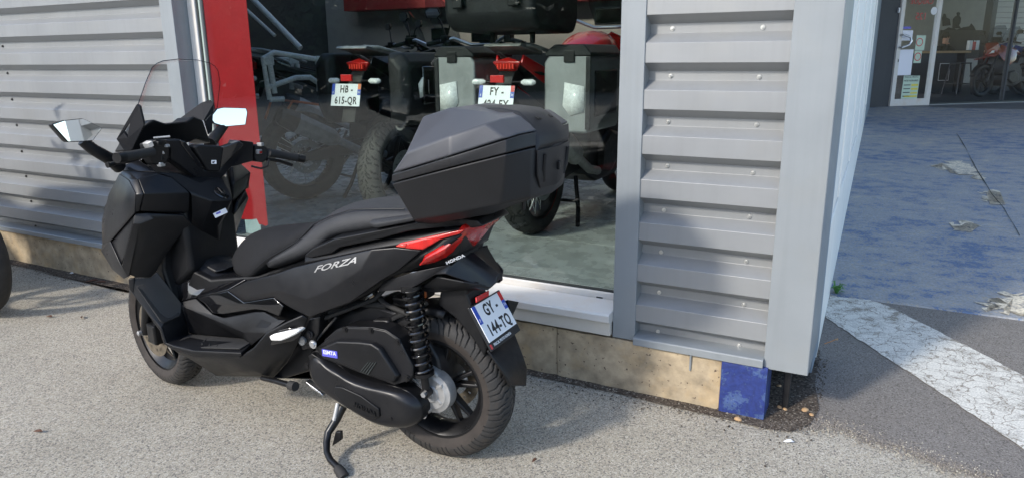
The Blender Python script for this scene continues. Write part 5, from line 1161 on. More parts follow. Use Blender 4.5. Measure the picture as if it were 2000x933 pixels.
# ================================================================ motorcycles (x forward, y left, z up; origin under the rear axle)
BTREAD = [[(2, 4), (26, 12), (40, 34)], [(34, 10), (56, 22), (62, 46)], [(70, 6), (88, 16)], [(12, 36), (28, 60), (32, 84)], [(60, 60), (70, 88)]]
KNOB = [[(0, 0), (40, 16), (48, 50), (50, 90)], [(40, 16), (80, 0)], [(20, 34), (48, 50)], [(0, 60), (20, 34)]]
def wire_spokes(parent, hub_r, rim_r, n, hw):
    vf = []
    for i in range(n):
        a = 2 * math.pi * i / n; sg = 1 if i % 2 else -1; b = a + (0.42 if (i // 2) % 2 else -0.42)
        vf.append(tube_vf([(hub_r * math.cos(a), sg * hw, hub_r * math.sin(a)), (rim_r * math.cos(b), sg * hw * .3, rim_r * math.sin(b))], .0024, 5))
    for v, f in vf: mk('spoke', v, f, 'alloy_bright', parent)
def simple_tyre(name, R0, W, rim, parent, tread, detail=True):
    if detail: return tyre(name, R0, W, rim, parent, tread, 22, na=330, depth=.006, gw=3.4, side='tyre_rubber')
    hw = W / 2; prof = [(rim, -hw * .75), (rim + (R0 - rim) * .4, -hw), (R0 - (R0 - rim) * .25, -hw * .92), (R0, -hw * .35), (R0, hw * .35), (R0 - (R0 - rim) * .25, hw * .92), (rim + (R0 - rim) * .4, hw), (rim, hw * .75)]
    return lathe(name, prof, 'tyre_rubber', parent, n=40, sharp=60)
def motorcycle(loc, rz, label, body='dark_metal', accent='dark_metal', cases=None, top=None, plate_txt=None, spoked=True, detail=True, rim_m='metal_black', steer=0.0, group=None, name='motorcycle', pin=None, screen=True, stand=True, up=0.0, beak=True, dusty=False):
    t = empty(name, loc, rz); tag(t, label, 'motorcycle', group)
    RW, FW = .325, .345
    r = empty('rear_wheel', (0, 0, RW), parent=t); ty = simple_tyre('tyre', RW, .165, .235, r, BTREAD if not spoked else KNOB, detail)
    if dusty: ty.data.materials[0] = MATS['tyre_dusty']
    f = empty('front_wheel', (1.55, 0, FW), parent=t, rz=steer); simple_tyre('tyre', FW, .105, .275, f, KNOB, detail and False)
    for wv, rim, W in ((r, .235, .12), (f, .275, .07)):
        hw = W / 2
        lathe('rim', [(rim, -hw), (rim - .012, -hw * .8), (rim - .02, 0), (rim - .012, hw * .8), (rim, hw), (rim + .006, hw), (rim + .006, -hw)], rim_m, wv, n=40, closed=True)
        lathe('hub', [(0, -.06), (.04, -.06), (.045, -.03), (.035, 0), (.045, .03), (.04, .06), (0, .06)], 'dark_metal', wv, n=20)
        if spoked: wire_spokes(wv, .042, rim - .015, 32 if detail else 16, .035)
        else:
            for i in range(5):
                a = 2 * math.pi * i / 5
                V, F = tube_vf([(.03 * math.cos(a), 0, .03 * math.sin(a)), (rim * .55 * math.cos(a + .12), 0, rim * .55 * math.sin(a + .12)), ((rim - .01) * math.cos(a), 0, (rim - .01) * math.sin(a))], [.022, .016, .014], 6)
                mk('spoke', V, F, rim_m, wv)
        if detail: disc(wv, .125, -.075, 'alloy_case', 12)
    if pin:
        lathe('rim_stripe', [(.236, .0605), (.244, .0605), (.244, .0615), (.236, .0615)], pin, r, n=40); lathe('rim_stripe', [(.236, -.0605), (.244, -.0605), (.244, -.0615), (.236, -.0615)], pin, r, n=40)
    for sg in (1, -1):
        slab('swingarm', [(-.05, .30), (-.05, .35), (.10, .38), (.52, .44), (.56, .38), (.50, .33), (.1, .29)], .085, .115, 'dark_metal', t, mirror=sg < 0)
        tube('fork_leg', [(1.55, sg * .10, FW - .02), (1.44, sg * .10, FW + .28), (1.24, sg * .10, 1.02)], [.028, .024, .022], 'dark_metal', t, n=10)
    slab('engine', [(.45, .30), (.62, .22), (1.02, .22), (1.12, .36), (1.08, .60), (.95, .72), (.62, .72), (.47, .55)], -.17, .17, 'dark_metal', t, bev=.03)
    slab('engine_cover', [(.60, .30), (.80, .26), (.98, .36), (.96, .52), (.78, .56), (.62, .48)], -.21, .21, 'metal_black', t, bev=.03)
    slab('radiator', [(1.10, .44), (1.20, .50), (1.14, .84), (1.05, .82)], -.19, .19, 'dark_metal', t, bev=.01)
    slab('subframe', [(.60, .62), (.50, .86), (-.15, .98), (-.18, .94), (.30, .74)], -.10, .10, 'dark_metal', t, bev=.01)
    rings = []
    for x, z, hw, h in ((.48, .90 + up, .10, .05 + up), (.62, .98 + up, .15, .12 + up), (.85, 1.06 + up, .19, .17 + up), (1.02, 1.05 + up, .17, .18 + up), (1.14, .98 + up, .10, .12 + up)):
        rings.append([(x, hw, z - h), (x, hw * 1.05, z - h * .3), (x, hw * .7, z), (x, 0, z + .02), (x, -hw * .7, z), (x, -hw * 1.05, z - h * .3), (x, -hw, z - h)])
    V, F = loft(rings); mk('fuel_tank', V, F, body, t, subs=1, sharp=60)
    for sg in (1, -1):
        V = [(1.28, sg * .14, 1.10), (.80, sg * .20, .98), (.86, sg * .235, .78), (1.08, sg * .25, .66), (1.30, sg * .22, .80), (1.40, sg * .15, .95)]
        mk('side_cowl', V, [tuple(range(6))], accent, t, solid=.02, bev=.006, hint=(0, sg, 0))
    V = [(1.52, 0, .98), (1.40, .15, 1.12), (1.30, .17, .92), (1.44, .12, .84), (1.30, 0, 1.20), (1.40, -.15, 1.12), (1.30, -.17, .92), (1.44, -.12, .84), (1.55, 0, .88)]
    mk('nose_fairing', V, [(0, 1, 4), (0, 4, 5), (0, 8, 3, 2, 1), (0, 5, 6, 7, 8)], accent, t, solid=.015, bev=.006)
    for sg in (1, -1):
        V = [(1.49, sg * .03, .965), (1.435, sg * .11, .985), (1.43, sg * .11, .93), (1.50, sg * .03, .91)]
        mk('headlight', [(v[0] + .012, v[1], v[2]) for v in V], [(0, 1, 2, 3)], 'clear_lens', t, solid=.012, hint=(1, 0, 0))
    if beak: mk('beak', [(1.50, 0, .88), (1.48, .07, .86), (1.86, .05, .80), (1.92, 0, .79), (1.86, -.05, .80), (1.48, -.07, .86)], [(0, 1, 2, 3), (0, 3, 4, 5)], accent, t, solid=.012, bev=.004)
    V = []
    for i in range(9):
        a = R(15 + i * 16)
        for y in (-.055, -.03, .03, .055): V.append((1.55 + (FW + .025 + (.012 if abs(y) < .04 else 0)) * math.cos(a), y, FW + (FW + .025) * math.sin(a)))
    if beak: mk('front_mudguard', V, [(i * 4 + k, i * 4 + k + 1, i * 4 + k + 5, i * 4 + k + 4) for i in range(8) for k in range(3)], 'plastic_black', t, solid=.004)
    # seat and tail
    rings = []
    for x, z, hw, h in ((.66, .92, .09, .06), (.45, .875, .13, .08), (.25, .89, .16, .08), (.10, .95, .15, .08), (-.15, .985, .12, .07), (-.24, .985, .08, .05)):
        rings.append([(x, hw, z - h), (x, hw, z - .02), (x, hw * .75, z), (x, 0, z + .008), (x, -hw * .75, z), (x, -hw, z - .02), (x, -hw, z - h)])
    V, F = loft(rings); mk('seat', V, F, 'seat_fabric', t, subs=1, sharp=60)
    for sg in (1, -1):
        V = [(.32, sg * .15, .86), (-.05, sg * .135, .955), (-.28, sg * .085, 1.04), (-.30, sg * .08, .99), (-.10, sg * .115, .89), (.25, sg * .15, .79)]
        mk('tail_side', V, [tuple(range(6))], accent, t, solid=.014, bev=.004, hint=(0, sg, 0))
        tube('grab_rail', [(.02, sg * .16, 1.0), (-.10, sg * .17, 1.05), (-.28, sg * .13, 1.09), (-.33, sg * .06, 1.095)], .011, 'alloy', t, n=8)
    slab('rack', [(-.10, 1.06), (-.36, 1.10), (-.38, 1.085), (-.10, 1.04)], -.11, .11, 'alloy', t, bev=.004)
    tl_ = mk('tail_lamp', [(-.325, .085, 1.005), (-.325, -.085, 1.005), (-.315, -.05, .955), (-.315, .05, .955), (-.30, 0, 1.03)], [(0, 1, 2, 3), (0, 4, 1)], 'red_lens', t, solid=.02, bev=.004, hint=(-1, 0, .1))
    for k in range(6):
        V, F = box_vf(-.340, -.330, -.045 + k * .018 - .005, -.045 + k * .018 + .005, .968, .995); mk('lamp_element', V, F, 'red_lens_bright', tl_, smooth=False)
    slab('plate_arm', [(-.16, .90), (-.30, .97), (-.34, .93), (-.42, .76), (-.44, .66), (-.41, .66), (-.37, .76), (-.28, .88)], -.05, .05, 'plastic_black', t, bev=.006)
    for sg in (1, -1):
        i_ = tube('indicator', [(-.35, sg * .05, .90), (-.36, sg * .11, .90)], .008, 'plastic_black', t, n=8)
        V, F = tube_vf([(-.36, sg * .105, .90), (-.362, sg * .125, .90), (-.362, sg * .175, .90), (-.36, sg * .19, .90)], [.006, .017, .017, .008], 10); mk('indicator_lens', V, F, 'clear_lens', i_)
    V, F = box_vf(-.435, -.42, -.04, .04, .900, .938); mk('rear_reflector', V, F, 'red_reflector', t, bev=.003, smooth=False)
    if plate_txt:
        np_ = empty('number_plate', parent=t); np_.matrix_local = frame_mw((-.445, 0, .822), (0, -1, 0), (.25, 0, 1)); plate(np_, *plate_txt, holder=False)
    # silencer on the right
    ex = tube('exhaust_pipe', [(.60, -.18, .30), (.40, -.20, .34), (.20, -.20, .44)], .028, 'alloy', t, n=12)
    ds = Vector((-.42, -.03, .20)); o = Vector((.20, -.205, .44))
    rings = []
    dn = ds.normalized(); u = Vector((0, 1, 0)); u = (u - dn * u.dot(dn)).normalized(); v = dn.cross(u)
    for tt, a_, b_ in ((0, .03, .04), (.12, .052, .07), (.75, .058, .078), (1.0, .05, .065)):
        rings.append([tuple(o + ds * tt + u * a_ * math.cos(k * math.pi / 4 + .4) + v * b_ * math.sin(k * math.pi / 4 + .4)) for k in range(8)])
    V, F = loft(rings); mk('silencer', V, F, 'alloy', t, bev=.006)
    V, F = loft([[tuple(o + ds * tt + u * a_ * math.cos(k * math.pi / 4 + .4) + v * b_ * math.sin(k * math.pi / 4 + .4)) for k in range(8)] for tt, a_, b_ in ((.76, .060, .081), (1.0, .053, .068), (1.05, .042, .052))]); mk('silencer_cap', V, F, 'metal_black', t, bev=.004)
    # luggage
    if cases == 'alloy':
        for sg in (1, -1):
            out = [(.21, .70), (.30, .64), (.455, .64), (.47, .68), (.47, 1.02), (.43, 1.075), (.27, 1.075), (.21, 1.0)]
            n = len(out); V = [(-.30, sg * a, b) for a, b in out] + [(.16, sg * a, b) for a, b in out]
            c_ = mk('pannier', V, [tuple(range(n)), tuple(range(2 * n - 1, n - 1, -1))] + [(i, (i + 1) % n, (i + 1) % n + n, i + n) for i in range(n)], 'alloy_case', t, bev=.012, seg=3)
            lid = [(.215, 1.03), (.475, 1.03), (.475, 1.045), (.435, 1.09), (.27, 1.09), (.215, 1.05)]
            n = len(lid); V = [(-.306, sg * a, b) for a, b in lid] + [(.166, sg * a, b) for a, b in lid]
            mk('pannier_lid', V, [tuple(range(n)), tuple(range(2 * n - 1, n - 1, -1))] + [(i, (i + 1) % n, (i + 1) % n + n, i + n) for i in range(n)], 'box_dark', c_, bev=.008)
            V, F = box_vf(-.310, -.301, sg * .355 - .03, sg * .355 + .03, 1.0, 1.06); mk('pannier_latch', V, F, 'plastic_black', c_, bev=.003, smooth=False)
            for x in (-.302, .162):
                V, F = join(box_vf(x - .004, x + .004, sg * .46 - .014, sg * .46 + .014, .66, 1.03)); mk('corner_guard', V, F, 'box_dark', c_, bev=.004, smooth=False)
            V, F = box_vf(-.24, .10, sg * .455 - .018, sg * .455 + .018, .72, .96)
            mk('side_inlay', [(v[0], v[1] + sg * .004, v[2]) for v in V], F, 'dark_metal', c_, bev=.01)
            pts = [(-.303, sg * .33, .90), (-.303, sg * .44, .88), (-.303, sg * .44, .75), (-.303, sg * .36, .73), (-.303, sg * .32, .78)]
            mk('reflector_panel', [(p[0] - .002, p[1], p[2]) for p in pts], [tuple(range(5))], 'clear_lens', c_, solid=.004, hint=(-1, 0, 0))
    elif cases == 'black':
        for sg in (1, -1):
            rings = []
            for x, a0, a1, z0, z1 in ((-.33, .23, .31, .70, 1.02), (-.29, .20, .35, .64, 1.06), (.05, .20, .38, .62, 1.06), (.17, .22, .33, .68, 1.0)):
                rings.append([(x, sg * a0, z0), (x, sg * (a1 - .05), z0), (x, sg * a1, z0 + .1), (x, sg * a1, z1 - .06), (x, sg * (a1 - .05), z1), (x, sg * a0, z1)])
            V, F = loft(rings); c_ = mk('pannier', V, F, 'box_dark', t, bev=.014, seg=3)
            V, F = box_vf(-.20, .06, sg * .375 - .012, sg * .375 + .012, .76, .98); mk('side_inlay', V, F, 'gloss_black', c_, bev=.01)
            pts = [(-.22, sg * .372, .80), (-.15, sg * .388, .82), (-.15, sg * .388, .90), (-.20, sg * .382, .92), (-.23, sg * .37, .88)]
            mk('reflector_panel', pts, [tuple(range(5))], 'clear_lens', c_, solid=.008, hint=(0, sg, 0))
    elif cases == 'rack':
        for sg in (1, -1):
            y = sg * .25
            pts = [(-.30, y, .76), (-.32, y, 1.03), (-.24, y, 1.07), (.08, y, 1.02), (.12, y, .98), (.13, y, .80)]
            c_ = tube('pannier_rack', pts, .019, 'clear_lens', t, n=8)
            for pp in ([(-.31, y, .84), (-.10, y, .90), (.0, y, .90), (.12, y, .82)], [(-.28, y, 1.05), (-.26, y, .80)], [(.08, y, 1.02), (.06, y, .80)], [(-.30, y, .76), (-.20, y, .76)]):
                tube('rack_bar', pp, .019, 'clear_lens', c_, n=8)
            for xx in (-.29, .09): V, F = box_vf(xx - .04, xx + .04, y - .02, y + .02, .985, 1.045); mk('rack_bracket', V, F, 'clear_lens', c_, bev=.008, smooth=False)
            tube('link', [(.10, y, .70), (-.12, y * .8, .74), (-.20, y * .6, .60)], .010, 'orange', c_, n=6)
    if top:
        out = [(-.46, 1.16), (-.52, 1.22), (-.53, 1.36), (-.48, 1.46), (.02, 1.46), (.05, 1.40), (.05, 1.22), (0, 1.15)]
        tcs = slab('top_case', out, -.26, .26, 'box_dark', t, bev=.03, seg=3)
        slab('case_lid', [(-.50, 1.33), (-.54, 1.35), (-.49, 1.475), (.03, 1.475), (.06, 1.41), (.06, 1.33)], -.27, .27, 'alloy_case', tcs, bev=.03, seg=3)
        for y in (-.16, .16):
            V, F = box_vf(-.555, -.53, y - .03, y + .03, 1.27, 1.40); mk('case_latch', V, F, 'plastic_black', tcs, bev=.006, smooth=False)
        for y in (-.2, .2): tube('case_foot', [(-.25, y * .6, 1.10), (-.25, y * .6, 1.17)], .015, 'metal_black', tcs, n=8)
    # bars, mirrors, screen (on a carrier so that a tall machine lifts them together)
    n0 = set(t.children)
    hb_ = tube('handlebar', [(1.08, .40, 1.13), (1.16, .22, 1.17), (1.22, .10, 1.12), (1.22, -.10, 1.12), (1.16, -.22, 1.17), (1.08, -.40, 1.13)], .012, 'alloy_bright', t, n=10)
    for sg in (1, -1):
        tube('grip', [(1.115, sg * .31, 1.147), (1.075, sg * .415, 1.125)], .018, 'rubber', hb_, n=10)
        V, F = box_vf(1.10, 1.17, sg * .275 - .03, sg * .275 + .03, 1.13, 1.19); mk('switch_box', V, F, 'plastic_black', hb_, bev=.008, smooth=False)
        tube('lever', [(1.16, sg * .26, 1.15), (1.17, sg * .40, 1.13)], .007, 'metal_black', hb_, n=6)
        mr = tube('mirror', [(1.14, sg * .28, 1.18), (1.15, sg * .33, 1.30), (1.16, sg * .37, 1.335)], .007, 'metal_black', hb_, n=8)
        cx, cy, cz = 1.15, sg * .40, 1.36
        V = [(cx, cy + a, cz + b) for a, b in ((-.075, -.01), (-.05, .038), (.03, .045), (.075, .02), (.06, -.035), (-.04, -.042))]
        V += [(v[0] + .03, cy + (v[1] - cy) * .8, cz + (v[2] - cz) * .8) for v in V]
        mk('mirror_housing', V, [tuple(range(6)), tuple(range(11, 5, -1))] + [(i, (i + 1) % 6, (i + 1) % 6 + 6, i + 6) for i in range(6)], 'plastic_black', hb_, bev=.004)
        mk('mirror_glass', [(v[0] - .002, cy + (v[1] - cy) * .88, cz + (v[2] - cz) * .88) for v in V[:6]], [tuple(range(6))], 'mirror', hb_, smooth=False, hint=(-1, 0, 0))
    V, F = box_vf(1.24, 1.27, -.11, .11, 1.14, 1.26); dsh = mk('instrument', V, F, 'plastic_black', t, bev=.006, smooth=False)
    V, F = box_vf(1.236, 1.241, -.095, .095, 1.155, 1.245); mk('display', V, F, 'gloss_black', dsh, smooth=False)
    if screen:
        V = []
        for z, hw, x in ((1.14, .15, 1.42), (1.28, .18, 1.36), (1.42, .17, 1.28), (1.50, .10, 1.24)):
            for k in range(7):
                q = -1 + k / 3; V.append((x - .05 * q * q, hw * q, z))
        F = [(i * 7 + k, i * 7 + k + 1, i * 7 + k + 8, i * 7 + k + 7) for i in range(3) for k in range(6)]
        mk('windscreen', V, F, 'smoked_glass', t, sharp=80)
    for q in set(t.children) - n0: q.location.z += up * .8
    if stand:
        for sg in (1, -1):
            tube('centre_stand', [(.42, sg * .10, .28), (.30, sg * .17, .10), (.22, sg * .20, .01)], .014, 'metal_black', t, n=8)
        tube('stand_bar', [(.33, .16, .14), (.33, -.16, .14)], .010, 'metal_black', t, n=8)
    return t

ROW = 'motorcycles in the display window'
motorcycle((-1.835, 3.784, ZF), R(90), 'red adventure motorcycle with aluminium panniers and top case, plate FY 424 EX', 'red_paint', 'red_paint', 'alloy', True, ('FY -', '424-EX', '34'), True, pin='red_lens', group=ROW, up=.13)
motorcycle((-2.83, 3.76, ZF), R(91), 'black touring motorcycle with black panniers behind the window, plate HB 615 QR', 'gloss_black', 'gloss_black', 'black', None, ('HB -', '615-QR', '56'), False, group=ROW, dusty=True)
motorcycle((-3.86, 4.0, ZF), R(66), 'black motorcycle with silver pannier rack and spoked wheel beside the red film', 'dark_metal', 'dark_metal', 'rack', None, None, True, group=ROW)
motorcycle((-5.35, 5.6, ZF), R(60), 'black motorcycle standing furthest back behind the window', 'dark_metal', 'gloss_black', None, None, None, False, detail=False, group=ROW)
# the machine parked at the left edge of the picture: only its tyre and its shadow reach the view
motorcycle((-6.10, 2.06, 0), R(-1), 'black motorcycle at the left edge, only its front tyre in view', 'gloss_black', 'dark_metal', None, None, None, False, beak=False)

# ================================================================ entrance building at the end of the ramp
W0 = Vector((-.01, 15.20, 0)); WA = math.atan2(.670, .742)
ent = empty('entrance_building', tuple(W0), WA)
tag(ent, 'dark entrance front with white framed glass door at the top of the ramp', 'building')
FZ = 0.44
def ebox(name, x0, x1, y0, y1, z0, z1, m, bev=0.004, par=None):
    V, F = box_vf(x0, x1, y0, y1, z0, z1)
    return mk(name, V, F, m, par or ent, bev=bev, smooth=False)
V = [(-1, 15.155, .4375), (9, 15.155, .4375), (9, 30, .4375), (-8, 30, .4375), (-1, 15.4, .4375)]
tag(mk('landing', V, [(0, 1, 2, 3, 4)], 'far_floor' if 'far_floor' in MATS else 'dark_asphalt', smooth=False), kind='structure')
# wall left of the door, two dark panels
ebox('wall_panel', -1.2, -.17, -.02, .06, FZ - .3, 4.2, 'far_dark'); ebox('wall_panel', -.165, -.012, -.012, .06, FZ - .3, 4.2, 'far_dark')
ebox('wall_light', -.06, -.035, -.05, -.012, 2.10, 2.19, 'sticker_white')
# door
dr = empty('door', (0, -.01, FZ), parent=ent)
def dbox(name, x0, x1, y0, y1, z0, z1, m, bev=0.004): return ebox(name, x0, x1, y0, y1, z0, z1, m, bev, dr)
DW = 0.885
mk('door_frame', *join(box_vf(0, .085, -.03, .03, 0, 2.9), box_vf(DW - .085, DW, -.03, .03, 0, 2.9), box_vf(.085, DW - .085, -.029, .029, .002, .13), box_vf(.085, DW - .085, -.029, .029, 2.8, 2.899)), 'pvc_white', dr, bev=.004, smooth=False)
dbox('door_pane', .083, DW - .083, -.004, .004, .128, 2.82, 'entrance_glass', bev=0)
hd = [(.05, -.035, 1.06), (.05, -.10, 1.06), (.17, -.13, 1.10), (.21, -.13, 1.17), (.17, -.13, 1.24), (.05, -.10, 1.28), (.05, -.035, 1.28)]
tube('door_handle', hd, .020, 'alloy_bright', dr, n=10)
dbox('lock', .055, .070, -.036, -.028, .80, .85, 'gasket', bev=0)
for nm, x0, x1, z0, z1, m in (('notice', .10, .40, .56, 1.02, 'paper'), ('notice', .40, .60, 1.02, 1.28, 'paper_green'), ('notice', .42, .58, .78, 1.0, 'paper_green'), ('notice', .10, .32, 1.18, 1.36, 'paper'), ('notice', .24, .60, .14, .56, 'paper_green'), ('sticker', .10, .30, 1.38, 1.42, 'sticker_blue')):
    q = dbox(nm, x0, x1, -.010, -.006, z0, z1, m, bev=0)
    q.rotation_euler = (0, R(random.uniform(-1.5, 1.5)), 0)
for z0, z1, x0, x1 in ((.36, .40, .44, .59), (.29, .33, .44, .59), (.22, .25, .44, .59), (.16, .19, .30, .59)): dbox('notice_mark', x0, x1, -.0122, -.0105, z0, z1, 'paper_yellow', bev=0)
I_ = Matrix
def dtext(txt, size, m, x, z, mirror=False, name='notice_text'):
    text_mesh(name, txt, size, m, dr, frame_mw((x, -.0128, z), (1, 0, 0), (0, 0, 1)) @ Matrix.Diagonal((-1 if mirror else 1, 1, 1, 1)), depth=.0006)
dtext('PASCAL MOTO', .045, 'plate_black', .42, .525); dtext('NOS HORAIRES', .046, 'plate_black', .42, .46)
for k in range(4): dbox('notice_line', .27, .42, -.0122, -.0105, .375 - k * .068, .390 - k * .068, 'plate_black', bev=0)
dtext('CASQUE', .13, 'sign_red', .44, 1.86, True, 'window_lettering'); dtext('125', .17, 'sign_red', .46, 1.60, True, 'window_lettering'); dtext('LOISIR', .09, 'sticker_white', .47, 2.02, True, 'window_lettering')
for cx, cz in ((.50, 1.15), (.50, .89)):
    lathe('sign_ring', [(.060, -.0125), (.075, -.0125), (.075, -.0105), (.060, -.0105)], 'sign_red', dr, n=24, center=(cx, 0, cz), closed=True)
    V, F = box_vf(-.06, .06, -.0124, -.0106, -.007, .007); V = [(cx + v[0] * .75 - v[2] * .7, v[1], cz + v[2] * .7 - v[0] * .7) for v in V]; mk('sign_bar', V, F, 'sign_red', dr, smooth=False)
lathe('round_sticker', [(0, -.012), (.07, -.012), (.07, -.010), (0, -.010)], 'sticker_white', dr, n=20, center=(.73, 0, 1.70))
# glass front to the right of the door
ebox('front_pane', DW + .02, 2.62, .0, .008, FZ + .05, 3.6, 'entrance_glass', bev=0)
ebox('threshold', DW + .005, 9.0, -.03, .05, FZ, FZ + .05, 'gasket'); ebox('threshold_strip', DW + .005, 9.0, -.05, -.032, FZ, FZ + .02, 'alloy_case')
ebox('front_post', DW, DW + .025, -.02, .04, FZ, 3.6, 'far_dark')
ebox('front_pane', 2.66, 9.0, .0, .008, FZ + .05, 3.6, 'entrance_glass', bev=0)
ebox('front_post', 2.62, 2.66, -.02, .06, FZ, 3.6, 'far_dark')
ebox('lintel', -1.2, 9.0, -.04, .3, 3.6, 5.2, 'far_dark')
# inside: floor, back wall with a printed mural, slatted white wall
ebox('inner_floor', -2.0, 15, .02, 7.2, FZ - .04, FZ + .012, 'far_dark')
ebox('inner_back_wall', -2.0, 15, 6.5, 6.6, FZ, 4.4, 'mural_grey')
sw_ = ebox('slat_wall_base', (5.578, 3.2, 1.421)[0], 9.0, 3.25, 3.32, FZ, 4.4, 'far_dark')
x0 = (5.64, 3.2, 1.421)[0]
for k in range(26): ebox('slat', x0, 9.0, 3.19, 3.25, .95 + k * .125, .95 + k * .125 + .116, 'slat_white', bev=.003)
ebox('inner_post', x0 - .14, x0 - .002, 3.15, 3.35, FZ, 4.4, 'far_dark')
ebox('added_sunshade', -1.6, 9.0, -4.5, .34, 4.25, 4.4, 'far_dark')  # unseen overhang, added to keep the sun out of the entrance
ebox('inner_ceiling', -2.0, 15, .35, 6.5, 4.22, 4.3, 'white_paint')
# mural: flat print of riders beside a machine
def mur(pts, m='cloth_black'):
    V = [(p[0], 6.494, p[2]) for p in pts]; mk('mural_figure', V, [tuple(range(len(V)))], m, ent, smooth=False, hint=(0, -1, 0))
def disk_pts(c, r, n=18): return [(c[0] + r * math.cos(2 * math.pi * i / n), 0, c[2] + r * math.sin(2 * math.pi * i / n)) for i in range(n)]
mur([(7.772, 6.5, 2.053), (7.742, 6.5, 2.326), (7.802, 6.5, 2.398), (7.87, 6.5, 2.426), (7.839, 6.5, 2.498), (7.907, 6.5, 2.526), (7.985, 6.5, 2.498), (7.962, 6.5, 2.427), (8.03, 6.5, 2.356), (8.035, 6.5, 2.226), (7.993, 6.5, 2.154), (8.082, 6.5, 2.068)])
mur([(7.413, 6.5, 2.125), (7.355, 6.5, 2.353), (7.387, 6.5, 2.481), (7.462, 6.5, 2.467), (7.516, 6.5, 2.368), (7.632, 6.5, 2.326), (7.699, 6.5, 2.154)])
mur([(7.451, 6.5, 2.01), (7.636, 6.5, 2.096), (7.94, 6.5, 2.039), (8.151, 6.5, 2.097), (8.368, 6.5, 2.126), (8.426, 6.5, 2.213), (8.536, 6.5, 2.126), (8.656, 6.5, 1.98), (8.759, 6.5, 1.834), (8.75, 6.5, 1.688), (8.365, 6.5, 1.543), (7.844, 6.5, 1.546), (7.593, 6.5, 1.722)])
ebox('mural_ground', (7.354, 6.48, 1.505)[0], (9.22, 6.48, 1.493)[0], 6.485, 6.492, 1.2, (8.062, 6.48, 2.067)[2] - .05, 'interior_dark', bev=0)
# ---- counter, stool, person, leaflets
def world(p): return tuple(ent_m @ Vector(p))
bpy.context.view_layer.update(); ent_m = ent.matrix_world.copy()
def far_thing(name, p, label, cat, rz=0, group=None):
    o = empty(name, world(p), WA + rz); tag(o, label, cat, group); return o
ca = (3.918, 3, 1.432); cb = (4.842, 3, 1.425)
cl_ = cb[0] - ca[0]; ch = ca[2] - FZ
ct = far_thing('counter', (ca[0], 3.0, FZ), 'dark counter with wooden top seen through the entrance glass', 'counter')
V, F = box_vf(-.8, cl_, -.05, .65, ch - .05, ch); mk('counter_top', V, F, 'wood_top', ct, bev=.006, smooth=False)
V, F = box_vf(-.78, cl_ * .62, .0, .6, 0, ch - .05); mk('counter_body', V, F, 'far_dark', ct, bev=.006, smooth=False)
V, F = box_vf(cl_ - .10, cl_ - .04, .02, .58, 0, ch - .05); mk('counter_leg', V, F, 'far_dark', ct, bev=.004, smooth=False)
V, F = box_vf(cl_ * .10, cl_ * .45, -.008, -.001, ch - .70, ch - .28); mk('counter_sign', V, F, 'plate_black', ct, smooth=False)
for a in ((cl_ * .11, cl_ * .44, ch - .30, ch - .285), (cl_ * .11, cl_ * .44, ch - .69, ch - .675), (cl_ * .11, cl_ * .125, ch - .675, ch - .30), (cl_ * .425, cl_ * .44, ch - .675, ch - .30)):
    V, F = box_vf(a[0], a[1], -.012, -.0085, a[2], a[3]); mk('sign_border', V, F, 'sticker_white', ct, smooth=False)
sa = (4.111, 2.4, 0.6234); st = far_thing('bar_stool', ((4.005, 2.4, 1.2)[0], 2.4, FZ + .012), 'grey metal bar stool in front of the dark counter', 'stool')
hs = .72
V, F = box_vf(-.16, .16, -.16, .16, hs - .03, hs); mk('seat', V, F, 'far_dark', st, bev=.01, smooth=False)
for sx in (-1, 1):
    for sy in (-1, 1): tube('leg', [(sx * .14, sy * .14, hs - .03), (sx * .21, sy * .21, 0)], .016, 'far_dark', st, n=8)
mk('foot_rail', *join(*[tube_vf([(a * .185, b * .185, .25), (c * .185, d * .185, .25)], .010, 6) for a, b, c, d in ((-1, -1, 1, -1), (1, -1, 1, 1), (1, 1, -1, 1), (-1, 1, -1, -1))]), 'far_dark', st)
pk = (5.073, 3.1, 1.567)
lf_ = far_thing('leaflet_stand', (pk[0], 3.1, pk[2] - .12), 'small red and white leaflet stack on the counter end', 'leaflets')
for k in range(3):
    V, F = box_vf(-.18 + k * .10, -.09 + k * .10, -.02, .06, 0, .22 - .03 * (k % 2)); mk('leaflet', V, F, ('sticker_white', 'sign_red', 'sticker_white')[k], lf_, bev=.003, smooth=False)
